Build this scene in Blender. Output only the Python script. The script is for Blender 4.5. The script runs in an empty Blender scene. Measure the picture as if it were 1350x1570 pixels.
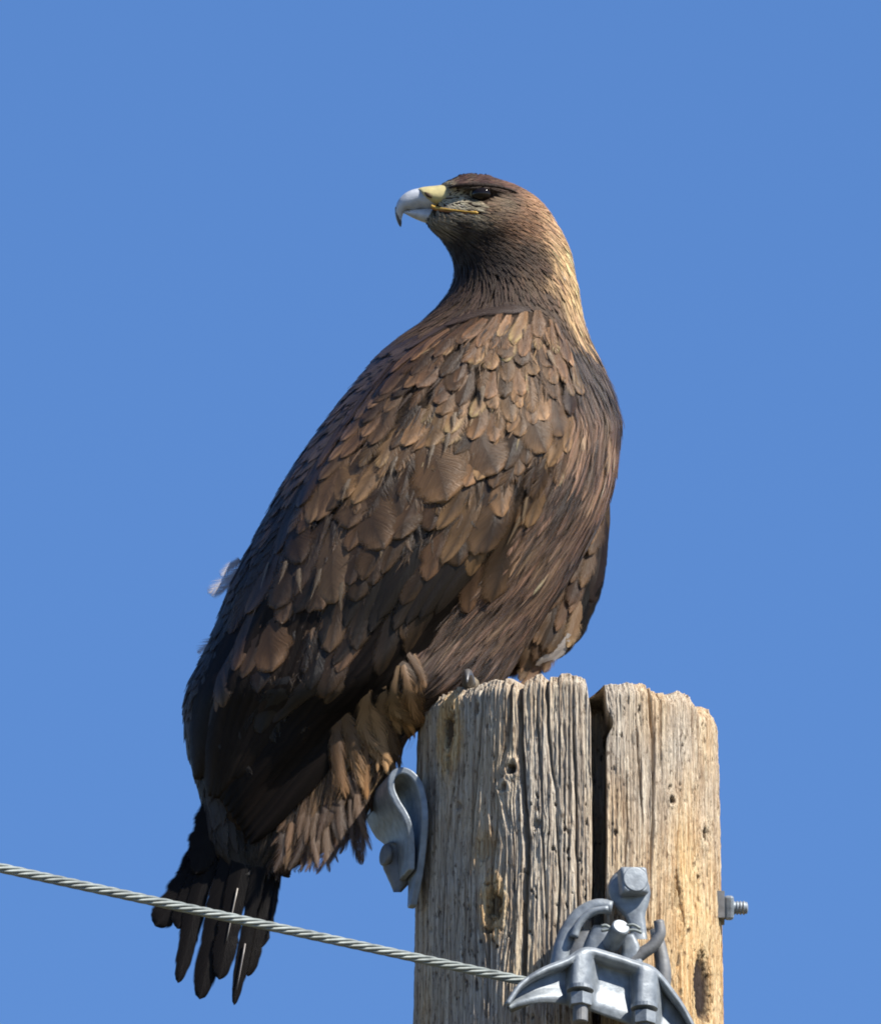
import bpy, math
import numpy as np
from mathutils import Vector

rng = np.random.default_rng(11)
R = math.radians
scene = bpy.context.scene
COL = scene.collection

# ---------------------------------------------------------------- camera
S = 1770.0                       # photo pixels per metre at the pole
PITCH = R(17.0)
DIST = 26.0
CE, SE, TE = math.cos(PITCH), math.sin(PITCH), math.tan(PITCH)
ZTOP = 9.0                       # top of the pole
TGT = np.array([-195.0 / S, 0.0, ZTOP + 0.1845])
VD = np.array([0.0, CE, SE]); VU = np.array([0.0, -SE, CE])
CAM = TGT - VD * DIST
cd = bpy.data.cameras.new('camera'); cam = bpy.data.objects.new('camera', cd); COL.objects.link(cam)
cam.location = CAM.tolist()
cam.rotation_euler = (R(90) + PITCH, 0, 0)
cd.sensor_fit = 'VERTICAL'; cd.sensor_height = 24.0
cd.lens = 24.0 * DIST / (1570.0 / S)
cd.clip_start = 0.5; cd.clip_end = 20000
scene.camera = cam

# ---------------------------------------------------------------- sky, sun, exposure
SUN_AZ = R(59)                   # to the right of the direction back to the camera
SUN_EL = R(47)
sdir = np.array([math.sin(SUN_AZ) * math.cos(SUN_EL), -math.cos(SUN_AZ) * math.cos(SUN_EL), math.sin(SUN_EL)])
world = bpy.data.worlds.new('World'); scene.world = world; world.use_nodes = True
wn = world.node_tree.nodes; wl = world.node_tree.links
sky = wn.new('ShaderNodeTexSky'); sky.sky_type = 'NISHITA'; sky.sun_disc = False
sky.sun_elevation = SUN_EL; sky.sun_rotation = math.atan2(sdir[0], sdir[1])
sky.altitude = 2000; sky.air_density = 1.0; sky.dust_density = 0.15; sky.ozone_density = 3.5
hs = wn.new('ShaderNodeHueSaturation'); hs.inputs['Saturation'].default_value = 1.19; hs.inputs['Hue'].default_value = 0.508
wl.new(sky.outputs['Color'], hs.inputs['Color']); wl.new(hs.outputs['Color'], wn['Background'].inputs['Color'])
wn['Background'].inputs['Strength'].default_value = 0.089
sl = bpy.data.lights.new('sun', 'SUN'); sl.energy = 5.0; sl.angle = R(0.5); sl.color = (1.0, 0.95, 0.87)
so = bpy.data.objects.new('sun', sl); COL.objects.link(so)
so.location = (6, -6, 16)
so.rotation_euler = Vector((-sdir).tolist()).to_track_quat('-Z', 'Y').to_euler()
vs = scene.view_settings
vs.view_transform = 'Standard'; vs.look = 'None'; vs.exposure = 0.85; vs.gamma = 1.0; vs.use_curve_mapping = False
scene.render.engine = 'CYCLES'
scene.cycles.transparent_max_bounces = 24
scene.cycles.max_bounces = 6
scene.cycles.filter_width = 1.9

# ---------------------------------------------------------------- helpers
def P(px, py, w):
    """photo pixel + depth w (pixels, away from camera) -> world, vectorised"""
    px, py, w = np.broadcast_arrays(np.asarray(px, float), np.asarray(py, float), np.asarray(w, float))
    dep = DIST + w / S
    k = dep / DIST / S
    a = (px - 675.0) * k; b = (785.0 - py) * k
    return CAM + dep[..., None] * VD + a[..., None] * np.array([1.0, 0, 0]) + b[..., None] * VU

def w_of_y(py, y):               # depth at which world y (pixels) lies for a pixel row
    return (np.asarray(y, float) + (785.0 - np.asarray(py, float)) * SE) / CE

def PY(px, py, y):
    return P(px, py, w_of_y(py, y))

def smooth_tab(xs, ys, lo, hi, win):
    g = np.arange(lo - 80, hi + 81)
    t = np.interp(g, xs, ys)
    k = np.hanning(win + 2)[1:-1]; k /= k.sum()
    t2 = np.convolve(np.pad(t, win, mode='edge'), k, mode='same')[win:-win]
    return g.astype(float), t2

def sstep(a, b, x):
    t = np.clip((x - a) / (b - a), 0, 1); return t * t * (3 - 2 * t)

def hash01(ix, iy, seed):
    h = (ix.astype(np.int64) * 374761393 + iy.astype(np.int64) * 668265263 + seed * 1442695041) & 0xffffffff
    h = ((h ^ (h >> 13)) * 1274126177) & 0xffffffff
    return ((h ^ (h >> 16)) & 0xffff) / 65535.0

def vnoise(x, y, seed=0):
    x, y = np.broadcast_arrays(np.asarray(x, float), np.asarray(y, float))
    ix, iy = np.floor(x), np.floor(y); fx, fy = x - ix, y - iy
    fx = fx * fx * (3 - 2 * fx); fy = fy * fy * (3 - 2 * fy)
    a = hash01(ix, iy, seed); b = hash01(ix + 1, iy, seed); c = hash01(ix, iy + 1, seed); d = hash01(ix + 1, iy + 1, seed)
    return (a * (1 - fx) + b * fx) * (1 - fy) + (c * (1 - fx) + d * fx) * fy

class IDW:
    def __init__(self, pts, power=1.6, eps=120.0):
        self.p = np.array([q[:2] for q in pts], float); self.v = np.array([q[2] for q in pts], float)
        self.pw, self.eps = power, eps
    def __call__(self, x, y):
        d2 = (self.p[:, 0] - x) ** 2 + (self.p[:, 1] - y) ** 2
        w = 1.0 / (d2 + self.eps) ** self.pw
        return (w[:, None] * self.v).sum(0) / w.sum() if self.v.ndim > 1 else (w * self.v).sum() / w.sum()

def mesh_obj(name, verts, faces, mat, parent=None, smooth=True, uv=None, attrs=None, mods=None):
    """one mesh object; verts are world positions"""
    v = np.asarray(verts, float)
    if parent is not None:
        v = v - ORG[parent.name]
    me = bpy.data.meshes.new(name)
    me.from_pydata(v.tolist(), [], faces if isinstance(faces, list) else faces.tolist())
    if smooth:
        me.polygons.foreach_set('use_smooth', np.ones(len(me.polygons), bool))
    if uv is not None:
        lay = me.uv_layers.new(name='UVMap')
        idx = np.empty(len(me.loops), int); me.loops.foreach_get('vertex_index', idx)
        lay.data.foreach_set('uv', np.asarray(uv, np.float32)[idx].ravel())
    for k, a in (attrs or {}).items():
        a = np.asarray(a, np.float32)
        if a.ndim == 2:
            at = me.color_attributes.new(k, 'FLOAT_COLOR', 'POINT')
            at.data.foreach_set('color', np.c_[a[:, :3], np.ones(len(a))].astype(np.float32).ravel())
        else:
            at = me.attributes.new(k, 'FLOAT', 'POINT'); at.data.foreach_set('value', a)
    me.materials.append(mat)
    o = bpy.data.objects.new(name, me); COL.objects.link(o)
    if parent is not None:
        o.parent = parent; ORG[o.name] = ORG[parent.name]
    else:
        ORG[o.name] = np.zeros(3)
    return o

ORG = {}
def thing(name, label, cat, loc, group=None):
    o = bpy.data.objects.new(name, None); COL.objects.link(o)
    o.empty_display_size = 0.05
    o.location = [float(c) for c in loc]; ORG[o.name] = np.array(loc, float)
    o['label'] = label; o['category'] = cat
    if group: o['group'] = group
    return o

def grid_faces(nu, nv, close_v=False, base=0):
    f = []
    for i in range(nu - 1):
        for j in range(nv if close_v else nv - 1):
            j2 = (j + 1) % nv
            f.append([base + i * nv + j, base + (i + 1) * nv + j, base + (i + 1) * nv + j2, base + i * nv + j2])
    return f

def tube(pts, rad, n=12, cap=True, flat=None):
    """swept tube: verts, faces. flat=(vector, scale) squeezes the section along the vector"""
    pts = np.asarray(pts, float); m = len(pts)
    rad = np.broadcast_to(np.asarray(rad, float), (m,))
    tg = np.gradient(pts, axis=0); tg /= np.linalg.norm(tg, axis=1)[:, None] + 1e-12
    ref = np.array([0.0, 0, 1]) if abs(tg[0][2]) < 0.9 else np.array([1.0, 0, 0])
    V = []
    x = np.cross(tg[0], ref); x /= np.linalg.norm(x)
    for i in range(m):
        x = x - tg[i] * np.dot(x, tg[i]); x /= np.linalg.norm(x) + 1e-12
        y = np.cross(tg[i], x)
        a = np.linspace(0, 2 * math.pi, n, endpoint=False)
        ring = rad[i] * (np.cos(a)[:, None] * x + np.sin(a)[:, None] * y)
        if flat is not None:
            fv = np.asarray(flat[0], float); fv /= np.linalg.norm(fv)
            ring = ring - np.outer(ring @ fv, fv) * (1 - flat[1])
        V.append(pts[i] + ring)
    V = np.concatenate(V); F = grid_faces(m, n, True)
    if cap:
        F.append(list(range(n))); F.append([(m - 1) * n + k for k in range(n)][::-1])
    return V, F

def bezier(pts, n):
    """smooth Catmull-Rom through points"""
    p = np.asarray(pts, float); p = np.vstack([2 * p[0] - p[1], p, 2 * p[-1] - p[-2]])
    out = []
    segs = len(p) - 3
    for t in np.linspace(0, segs - 1e-6, n):
        i = int(t); u = t - i; a, b, c, d = p[i:i + 4]
        out.append(0.5 * ((2 * b) + (c - a) * u + (2 * a - 5 * b + 4 * c - d) * u * u + (3 * b - a - 3 * c + d) * u ** 3))
    return np.array(out)

def prism(center, axis, r, length, n, rot=0.0, bevel=0.12, up=(0, 0, 1)):
    """bevelled n-gon prism along axis"""
    ax = np.asarray(axis, float); ax /= np.linalg.norm(ax)
    u = np.cross(ax, np.asarray(up, float))
    if np.linalg.norm(u) < 1e-3: u = np.cross(ax, [1.0, 0, 0])
    u /= np.linalg.norm(u); v = np.cross(ax, u)
    a = np.linspace(0, 2 * math.pi, n, endpoint=False) + rot
    ring = np.cos(a)[:, None] * u + np.sin(a)[:, None] * v
    c = np.asarray(center, float); V = []
    for t, k in ((0, 1 - bevel), (bevel * .35, 1), (1 - bevel * .35, 1), (1, 1 - bevel)):
        V.append(c + ax * length * t + ring * r * k)
    V = np.concatenate(V); F = grid_faces(4, n, True)
    F.append(list(range(n))); F.append([3 * n + k for k in range(n)][::-1])
    return V, F

def merge(*vf):
    V, F, b = [], [], 0
    for v, f in vf:
        V.append(np.asarray(v)); F += [[i + b for i in q] for q in f]; b += len(v)
    return np.concatenate(V), F

# ---------------------------------------------------------------- materials
def mat_new(name):
    m = bpy.data.materials.new(name); m.use_nodes = True
    nt = m.node_tree; b = nt.nodes['Principled BSDF']
    return m, nt.nodes, nt.links, b

def mth(N, L, op, a, b=None, c=None, clamp=False):
    n = N.new('ShaderNodeMath'); n.operation = op; n.use_clamp = clamp
    for i, v in enumerate((a, b, c)):
        if v is None: continue
        if isinstance(v, (int, float)): n.inputs[i].default_value = v
        else: L.new(v, n.inputs[i])
    return n.outputs[0]

def feather_material(name, rough=0.5, spec=0.35, fine=1.0, clump=0.22, barb=0.36, soft=0.10):
    m, N, L, b = mat_new(name)
    uv = N.new('ShaderNodeUVMap'); sx = N.new('ShaderNodeSeparateXYZ'); L.new(uv.outputs[0], sx.inputs[0])
    at = N.new('ShaderNodeAttribute'); at.attribute_name = 'Col'
    rn = N.new('ShaderNodeAttribute'); rn.attribute_name = 'rnd'
    fr = N.new('ShaderNodeAttribute'); fr.attribute_name = 'fray'
    ax = mth(N, L, 'ABSOLUTE', sx.outputs['X'])                       # 0 shaft, 1 rim
    q = mth(N, L, 'SUBTRACT', sx.outputs['Y'], mth(N, L, 'MULTIPLY', ax, barb))
    q2 = mth(N, L, 'ADD', mth(N, L, 'MULTIPLY', q, 70.0 * fine), mth(N, L, 'MULTIPLY', rn.outputs['Fac'], 500.0))
    side = mth(N, L, 'MULTIPLY', mth(N, L, 'SIGN', sx.outputs['X']), 40.0)
    cv = N.new('ShaderNodeCombineXYZ'); L.new(q2, cv.inputs[0]); L.new(side, cv.inputs[1]); L.new(mth(N, L, 'MULTIPLY', ax, 0.9), cv.inputs[2])
    nz = N.new('ShaderNodeTexNoise'); nz.inputs['Scale'].default_value = 1.0; nz.inputs['Detail'].default_value = 3.0; nz.inputs['Roughness'].default_value = 0.65
    L.new(cv.outputs[0], nz.inputs['Vector'])
    cv2 = N.new('ShaderNodeCombineXYZ'); L.new(mth(N, L, 'MULTIPLY', q2, clump), cv2.inputs[0]); L.new(side, cv2.inputs[1]); L.new(rn.outputs['Fac'], cv2.inputs[2])
    nc = N.new('ShaderNodeTexNoise'); nc.inputs['Scale'].default_value = 1.0; nc.inputs['Detail'].default_value = 2.0
    L.new(cv2.outputs[0], nc.inputs['Vector'])
    k = mth(N, L, 'ADD', mth(N, L, 'MULTIPLY', nz.outputs['Fac'], 0.9), 0.55)
    k2 = mth(N, L, 'MULTIPLY', k, mth(N, L, 'ADD', mth(N, L, 'MULTIPLY', nc.outputs['Fac'], 0.8), 0.6))
    mx = N.new('ShaderNodeVectorMath'); mx.operation = 'SCALE'; L.new(at.outputs['Color'], mx.inputs[0]); L.new(k2, mx.inputs['Scale'])
    L.new(mx.outputs[0], b.inputs['Base Color'])
    b.inputs['Roughness'].default_value = rough
    b.inputs['Specular IOR Level'].default_value = spec
    bp = N.new('ShaderNodeBump'); bp.inputs['Strength'].default_value = 0.5; bp.inputs['Distance'].default_value = 0.0012
    L.new(nz.outputs['Fac'], bp.inputs['Height']); L.new(bp.outputs[0], b.inputs['Normal'])
    # barbs split at the rim: cut away where rim distance + split noise passes 1
    cl = N.new('ShaderNodeMapRange'); cl.interpolation_type = 'SMOOTHSTEP'; L.new(nc.outputs['Fac'], cl.inputs['Value'])
    cl.inputs['From Min'].default_value = 0.36; cl.inputs['From Max'].default_value = 0.68
    cut = mth(N, L, 'ADD', mth(N, L, 'MULTIPLY', nz.outputs['Fac'], 0.45), mth(N, L, 'MULTIPLY', cl.outputs[0], 0.75))
    lim = mth(N, L, 'SUBTRACT', 1.02, mth(N, L, 'MULTIPLY', fr.outputs['Fac'], cut))
    sf = mth(N, L, 'ADD', mth(N, L, 'MULTIPLY', fr.outputs['Fac'], 0.30), soft)
    alpha = mth(N, L, 'DIVIDE', mth(N, L, 'SUBTRACT', lim, ax), sf, clamp=True)
    L.new(alpha, b.inputs['Alpha'])
    return m

def plain_material(name, col, rough=0.5, spec=0.5, noise=0.0, scale=60.0, metallic=0.0, bump=0.0, col2=None):
    m, N, L, b = mat_new(name)
    b.inputs['Roughness'].default_value = rough; b.inputs['Specular IOR Level'].default_value = spec
    b.inputs['Metallic'].default_value = metallic
    tc = N.new('ShaderNodeTexCoord'); nz = N.new('ShaderNodeTexNoise'); nz.inputs['Scale'].default_value = scale; nz.inputs['Detail'].default_value = 5
    L.new(tc.outputs['Object'], nz.inputs['Vector'])
    rp = N.new('ShaderNodeValToRGB'); c2 = col2 or tuple(c * (1 - noise) for c in col)
    rp.color_ramp.elements[0].position = 0.3; rp.color_ramp.elements[1].position = 0.7
    rp.color_ramp.elements[0].color = (*c2, 1); rp.color_ramp.elements[1].color = (*col, 1)
    L.new(nz.outputs['Fac'], rp.inputs[0]); L.new(rp.outputs[0], b.inputs['Base Color'])
    if bump:
        bp = N.new('ShaderNodeBump'); bp.inputs['Strength'].default_value = bump; bp.inputs['Distance'].default_value = 0.002
        L.new(nz.outputs['Fac'], bp.inputs['Height']); L.new(bp.outputs[0], b.inputs['Normal'])
    return m

M_FEATHER = feather_material('feather', 0.45, 0.30, fine=1.3, clump=.30, soft=.26)
M_DOWN = feather_material('small_feather', 0.6, 0.25, fine=0.35, clump=.4)
M_FLUFF = feather_material('loose_feather', 0.48, 0.40, fine=0.9, clump=.35, barb=.5, soft=.22)
M_DARK = feather_material('flight_feather', 0.5, 0.10, fine=2.0, clump=.12, barb=.14)
M_SKIN = plain_material('under_plumage', (0.045, 0.03, 0.02), 0.8, 0.1, 0.5, 250, bump=0.5)
M_BEAK = plain_material('horn_grey', (0.52, 0.54, 0.57), 0.36, 0.5, 0.0, 140, bump=0.2, col2=(0.36, 0.385, 0.42))
M_TIP = plain_material('horn_dark', (0.10, 0.11, 0.13), 0.3, 0.5, 0.4, 90)
M_CERE = plain_material('cere_yellow', (0.50, 0.42, 0.19), 0.45, 0.4, 0.0, 150, bump=0.3, col2=(0.38, 0.33, 0.17))
M_GAPE = plain_material('gape_yellow', (0.60, 0.36, 0.07), 0.4, 0.4, 0.35, 250)
M_EYE = plain_material('eye_dark', (0.010, 0.007, 0.005), 0.05, 0.3, 0.3, 40)
M_LID = plain_material('eyelid_skin', (0.24, 0.21, 0.12), 0.5, 0.4, 0.4, 200)
M_TOE = plain_material('toe_skin', (0.22, 0.18, 0.12), 0.55, 0.4, 0.4, 220, bump=0.5)
M_TALON = plain_material('talon_horn', (0.10, 0.095, 0.09), 0.3, 0.5, 0.4, 120)
M_GALV = plain_material('galvanised_steel', (0.25, 0.28, 0.305), 0.52, 0.5, 0.0, 120, metallic=0.25, bump=0.35, col2=(0.15, 0.17, 0.19))
M_GALV2 = plain_material('dull_galvanised_steel', (0.19, 0.195, 0.20), 0.6, 0.5, 0.0, 90, metallic=0.2, bump=0.4, col2=(0.11, 0.11, 0.11))
M_WIRE = plain_material('wire_steel', (0.27, 0.30, 0.285), 0.55, 0.4, 0.5, 90, metallic=0.2)

def wood_material():
    m, N, L, b = mat_new('weathered_wood')
    tc = N.new('ShaderNodeTexCoord')
    def noise(scale, vec_scale, detail=4, rough=0.6):
        mp = N.new('ShaderNodeMapping'); mp.inputs['Scale'].default_value = vec_scale
        L.new(tc.outputs['Object'], mp.inputs['Vector'])
        n = N.new('ShaderNodeTexNoise'); n.inputs['Scale'].default_value = scale; n.inputs['Detail'].default_value = detail; n.inputs['Roughness'].default_value = rough
        L.new(mp.outputs[0], n.inputs['Vector']); return n.outputs['Fac']
    streak = noise(1.0, (330, 330, 7), 5, .7); streak2 = noise(1.0, (1000, 1000, 22), 3, .7); blot = noise(1.0, (14, 14, 7), 3); speck = noise(1.0, (220, 220, 120), 3)
    def ramp(f, stops):
        r = N.new('ShaderNodeValToRGB'); e = r.color_ramp.elements
        e[0].position, e[0].color = stops[0][0], (*stops[0][1], 1); e[1].position, e[1].color = stops[-1][0], (*stops[-1][1], 1)
        for p_, c_ in stops[1:-1]:
            q = e.new(p_); q.color = (*c_, 1)
        L.new(f, r.inputs[0]); return r.outputs[0]
    def mix(f, a, c, mode='MIX'):
        x = N.new('ShaderNodeMix'); x.data_type = 'RGBA'; x.blend_type = mode
        if isinstance(f, (int, float)): x.inputs['Factor'].default_value = f
        else: L.new(f, x.inputs['Factor'])
        for sck, v in ((6, a), (7, c)):
            if isinstance(v, tuple): x.inputs[sck].default_value = (*v, 1)
            else: L.new(v, x.inputs[sck])
        return x.outputs[2]
    grey = ramp(streak, [(0.32, (0.20, 0.16, 0.125)), (0.46, (0.45, 0.38, 0.30)), (0.62, (0.70, 0.62, 0.50))])
    honey = ramp(streak, [(0.30, (0.34, 0.17, 0.06)), (0.44, (0.62, 0.38, 0.165)), (0.60, (0.80, 0.60, 0.33))])
    hon = N.new('ShaderNodeAttribute'); hon.attribute_name = 'honey'
    st = N.new('ShaderNodeAttribute'); st.attribute_name = 'stain'
    hf = mth(N, L, 'ADD', hon.outputs['Fac'], mth(N, L, 'MULTIPLY', mth(N, L, 'SUBTRACT', blot, 0.5), 1.3), clamp=True)
    c = mix(hf, grey, honey)
    c = mix(0.62, c, ramp(streak2, [(0.32, (0.25, 0.21, 0.18)), (0.46, (1.0, 1.0, 1.0))]), 'MULTIPLY')
    c = mix(1.0, c, ramp(speck, [(0.30, (0.35, 0.31, 0.28)), (0.42, (1, 1, 1))]), 'MULTIPLY')
    c = mix(st.outputs['Fac'], c, (0.035, 0.02, 0.012))
    L.new(c, b.inputs['Base Color'])
    b.inputs['Roughness'].default_value = 0.62; b.inputs['Specular IOR Level'].default_value = 0.3
    bp = N.new('ShaderNodeBump'); bp.inputs['Strength'].default_value = 1.0; bp.inputs['Distance'].default_value = 0.003
    L.new(streak2, bp.inputs['Height']); L.new(bp.outputs[0], b.inputs['Normal'])
    return m
M_WOOD = wood_material()

# ---------------------------------------------------------------- ground
def make_ground():
    m, N, L, b = mat_new('dry_grassland')
    tc = N.new('ShaderNodeTexCoord'); n1 = N.new('ShaderNodeTexNoise'); n1.inputs['Scale'].default_value = 0.6; n1.inputs['Detail'].default_value = 8
    L.new(tc.outputs['Object'], n1.inputs['Vector'])
    r = N.new('ShaderNodeValToRGB'); r.color_ramp.elements[0].color = (0.045, 0.042, 0.022, 1); r.color_ramp.elements[1].color = (0.13, 0.11, 0.06, 1)
    L.new(n1.outputs['Fac'], r.inputs[0]); L.new(r.outputs[0], b.inputs['Base Color']); b.inputs['Roughness'].default_value = 0.95
    n = 41; t = np.linspace(-1, 1, n); t = np.sign(t) * np.abs(t) ** 3 * 4000
    X, Y = np.meshgrid(t, t, indexing='ij'); Z = -0.02 + 0.0 * X
    far = np.hypot(X, Y); Z = Z + np.clip(far - 30, 0, 1e9) * 0.002 * (vnoise(X / 180 + 9, Y / 180, 5) - 0.5) - 0.0
    o = mesh_obj('ground', np.c_[X.ravel(), Y.ravel(), Z.ravel()], [f[::-1] for f in grid_faces(n, n)], m)
    o['kind'] = 'structure'
make_ground()

# ---------------------------------------------------------------- utility pole
def pole_radius(z):
    d = ZTOP - z
    return 0.1285 + 0.0125 * np.minimum(d, 0.45) + 0.0055 * np.maximum(d - 0.45, 0)

def theta_of(px):                # angle on the pole, 0 towards the camera, + to the right
    return np.arcsin(np.clip((np.asarray(px, float) - 870.0) / 232.0, -0.999, 0.999))

def z_of(px, py):                # height of the visible pole surface at a pixel
    y = -232.0 * np.cos(theta_of(px))
    return PY(px, py, y)[..., 2]

def make_pole():
    front = np.linspace(-1.75, 1.75, 1000); back = np.linspace(1.75, 2 * math.pi - 1.75, 150)[1:-1]
    th = np.concatenate([front, back]); nt = len(th)
    zs = np.concatenate([[-1.2, 0, 2, 4, 6, 7.5, 8.2], np.linspace(8.45, 8.60, 14)[:-1], np.linspace(8.60, 9.0, 330)])
    T, Z = np.meshgrid(th, zs); arc = T * 0.131
    Rr = pole_radius(Z)
    # lean of the grain round knots
    knots = [(683, 1122, .016, .030, 1.0), (755, 1388, .013, .026, .9), (1074, 1515, .034, .064, 1.2), (781, 1176, .009, .009, 1.1), (1080, 1281, .011, .011, 1.1),
             (684, 1172, .007, .016, .6), (1030, 1226, .007, .006, .9), (930, 1090, .006, .012, 1.0), (725, 1086, .006, .010, .5), (1035, 1372, .016, .030, .35),
             (1068, 1345, .006, .005, .6), (740, 1300, .020, .020, .35), (770, 1205, .006, .006, .6), (820, 1262, .007, .008, .5), (700, 1235, .008, .008, .4)]
    warp = np.zeros_like(T); kn_ = np.zeros_like(T); stain = np.zeros_like(T); pit = np.zeros_like(T)
    for (kx, ky, ra, rz, amt) in knots:
        a0 = float(theta_of(kx)) * 0.131; z0 = float(z_of(kx, ky))
        da, dz = arc - a0, Z - z0
        g = np.exp(-(da / (ra * 1.6)) ** 2 - (dz / (rz * 1.5)) ** 2)
        warp += -np.sign(da) * np.minimum(np.abs(da) * 0.75, ra * .8) * g * min(1, amt + .3)
        rr = np.sqrt((da / (ra * .55)) ** 2 + (dz / (rz * .62)) ** 2) + min(1, .012 / ra) * (0.5 * (vnoise(arc * 420, Z * 300, 3) - .5) + 0.5 * (vnoise(arc * 1100, Z * 500, 13) - .5))
        core = sstep(1.0, 0.55, rr); kn_ = np.maximum(kn_, (ra > .0125) * amt * .7 * np.exp(-(rr / 1.9) ** 2))
        stain = np.maximum(stain, core * min(1.0, amt * .85)); pit -= core * 0.0045 * amt
        pit += 0.0012 * amt * np.exp(-((rr - 1.5) / .5) ** 2)
    A = arc + warp + 0.0012 * (vnoise(arc * 22, Z * 9, 8) - .5) * 2
    grain = np.abs(vnoise(A * 470, Z * 4.5, 1) - .5) * 2
    grain2 = np.abs(vnoise(A * 760 + 7, Z * 16, 2) - .5) * 2
    fib = vnoise(A * 900, Z * 75, 4) * .6 + vnoise(A * 1500, Z * 190, 19) * .4; flake = vnoise(A * 480, Z * 38, 14)
    Rr = Rr - 0.0010 * sstep(.4, .05, grain) - 0.0007 * sstep(.5, .05, grain2) + 0.0013 * (fib - .5) + 0.0007 * sstep(.5, .65, flake) + 0.0012 * (vnoise(arc * 30, Z * 5, 6) - .5) + 0.003 * (vnoise(arc * 8, Z * 2, 7) - .5) + pit
    sp = vnoise(A * 260, Z * 120, 9) * .6 + vnoise(A * 700, Z * 300, 10) * .4
    wk = sstep(.74, .84, sp) * sstep(.35, .6, vnoise(arc * 30, Z * 14, 17)); Rr -= 0.0018 * wk; stain = np.maximum(stain, 0.75 * wk)
    # drying checks (paths in photo pixels, width m, depth m)
    checks = [([(793, 1035), (795, 1120), (799, 1200), (806, 1290), (803, 1400), (800, 1560)], .0018, .012),
              ([(735, 1060), (733, 1110), (728, 1180), (722, 1240), (718, 1330)], .0012, .008),
              ([(836, 1040), (838, 1100), (842, 1160), (850, 1215)], .0012, .007),
              ([(777, 1033), (778, 1080), (776, 1130)], .0014, .008),
              ([(698, 1150), (690, 1220), (682, 1300), (678, 1400), (680, 1560)], .0011, .008),
              ([(877, 1110), (880, 1190), (882, 1300), (885, 1420)], .0011, .006),
              ([(998, 1060), (1003, 1130), (1002, 1220), (997, 1330)], .0012, .007),
              ([(1015, 1050), (1017, 1120), (1012, 1180)], .0009, .004),
              ([(1072, 1085), (1072, 1160), (1066, 1230), (1062, 1330)], .0009, .005),
              ([(960, 1200), (962, 1260), (958, 1330)], .0009, .004), ([(975, 1100), (980, 1180), (985, 1260)], .0010, .005),
              ([(760, 1250), (752, 1340), (748, 1450), (745, 1560)], .0009, .006),
              ([(655, 1120), (652, 1230), (655, 1400), (660, 1560)], .0010, .006),
              ([(850, 1250), (856, 1340), (852, 1450)], .0009, .005),
              ([(1040, 1250), (1035, 1330), (1046, 1420), (1030, 1500)], .0010, .005),
              ([(820, 1090), (826, 1180), (830, 1300), (835, 1390)], .0008, .004),
              ([(710, 1330), (712, 1440), (708, 1560)], .0009, .005)]
    for path, wd, dp in checks:
        pz = np.array([float(z_of(*q)) for q in path]); pa = np.array([float(theta_of(q[0])) * .131 for q in path])
        o_ = np.argsort(pz); c = np.interp(Z, pz[o_], pa[o_]) + 0.0006 * (vnoise(Z * 70, 0 * Z + wd * 1e4, 12) - .5) * 2
        ends = sstep(pz.min() - .02, pz.min() + .03, Z) * (1.0 if max(q[1] for q in path) > 1 and path[0][1] < 1062 else sstep(pz.max() + .02, pz.max() - .03, Z))
        Rr -= dp * np.exp(-((arc - c) / wd) ** 2) * ends
    # the one wide split
    spth = [(913, 1030), (916, 1060), (917, 1150), (917, 1300), (914, 1400), (912, 1500), (912, 1600)]
    pz = np.array([float(z_of(*q)) for q in spth]); pa = np.array([float(theta_of(q[0])) * .131 for q in spth]); o_ = np.argsort(pz)
    c = np.interp(Z, pz[o_], pa[o_]) + 0.0009 * (vnoise(Z * 60, 0 * Z, 15) - .5)
    half = np.interp(Z, [8.35, 8.72, 8.80, 8.97, 9.0], [.0008, .0035, .0056, .0064, .0085])
    chip = 0.006 * np.exp(-((Z - 8.962) / .010) ** 2) * (arc > c)
    d = np.abs(arc - c) - half - chip
    gro = sstep(0.0009, -0.0012, d)
    slot = gro * 0.085 * sstep(8.3, 8.6, Z)
    # top edge: uneven, worn blocks between the checks
    blk = vnoise(th * 9 + 3, 0 * th, 21) * .5 + vnoise(th * 26, 0 * th, 22) * .3 + vnoise(th * 80, 0 * th, 23) * .08 + .06
    drop = (blk - .45) * 0.012
    drop += 0.004 * sstep(0.23, 0.26, th) - 0.002 * sstep(-.2, .1, th) * sstep(.22, .2, th)
    wgt = sstep(8.90, 9.0, zs)[:, None]
    Zf = Z - wgt * drop[None, :]
    Rr -= (sstep(8.985, 9.0, zs) ** 2)[:, None] * (0.003 + 0.004 * vnoise(th * 40, 0 * th, 25))[None, :]
    X = Rr * np.sin(T); Y = -Rr * np.cos(T) + slot
    V = [np.c_[X.ravel(), Y.ravel(), Zf.ravel()]]; nrow = len(zs)
    honey = 0.10 + 0.85 * sstep(880, 1060, 870 + 232 * np.sin(T)) * (np.cos(T) > -.3)
    honey = honey * np.where(np.sin(T) > .2, .25 + .85 * sstep(8.97, 8.72, Z), 1) + .25 * sstep(0.5, .8, vnoise(arc * 25, Z * 8, 31))
    honey = np.maximum(honey, sstep(.0, .4, kn_) )
    hn = [honey.ravel()]; stn = [stain.ravel()]
    # sawn top
    rt, zt = Rr[-1], Zf[-1]
    for k in (0.97, 0.88, 0.7, 0.45, 0.2):
        zz = zt * (k ** 2) + (1 - k ** 2) * ZTOP - 0.002 * (1 - k) + 0.003 * (vnoise(rt * k * np.sin(th) * 120, rt * k * np.cos(th) * 120, 33) - .5)
        V.append(np.c_[X[-1] * k, Y[-1] * k, zz]); hn.append(np.full(nt, .2)); stn.append(np.zeros(nt)); nrow += 1
    V.append(np.array([[0, 0, ZTOP - .002]])); hn.append([.2]); stn.append([0])
    F = grid_faces(nrow, nt, True); ci = nrow * nt
    F = [f[::-1] for f in F]
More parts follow.
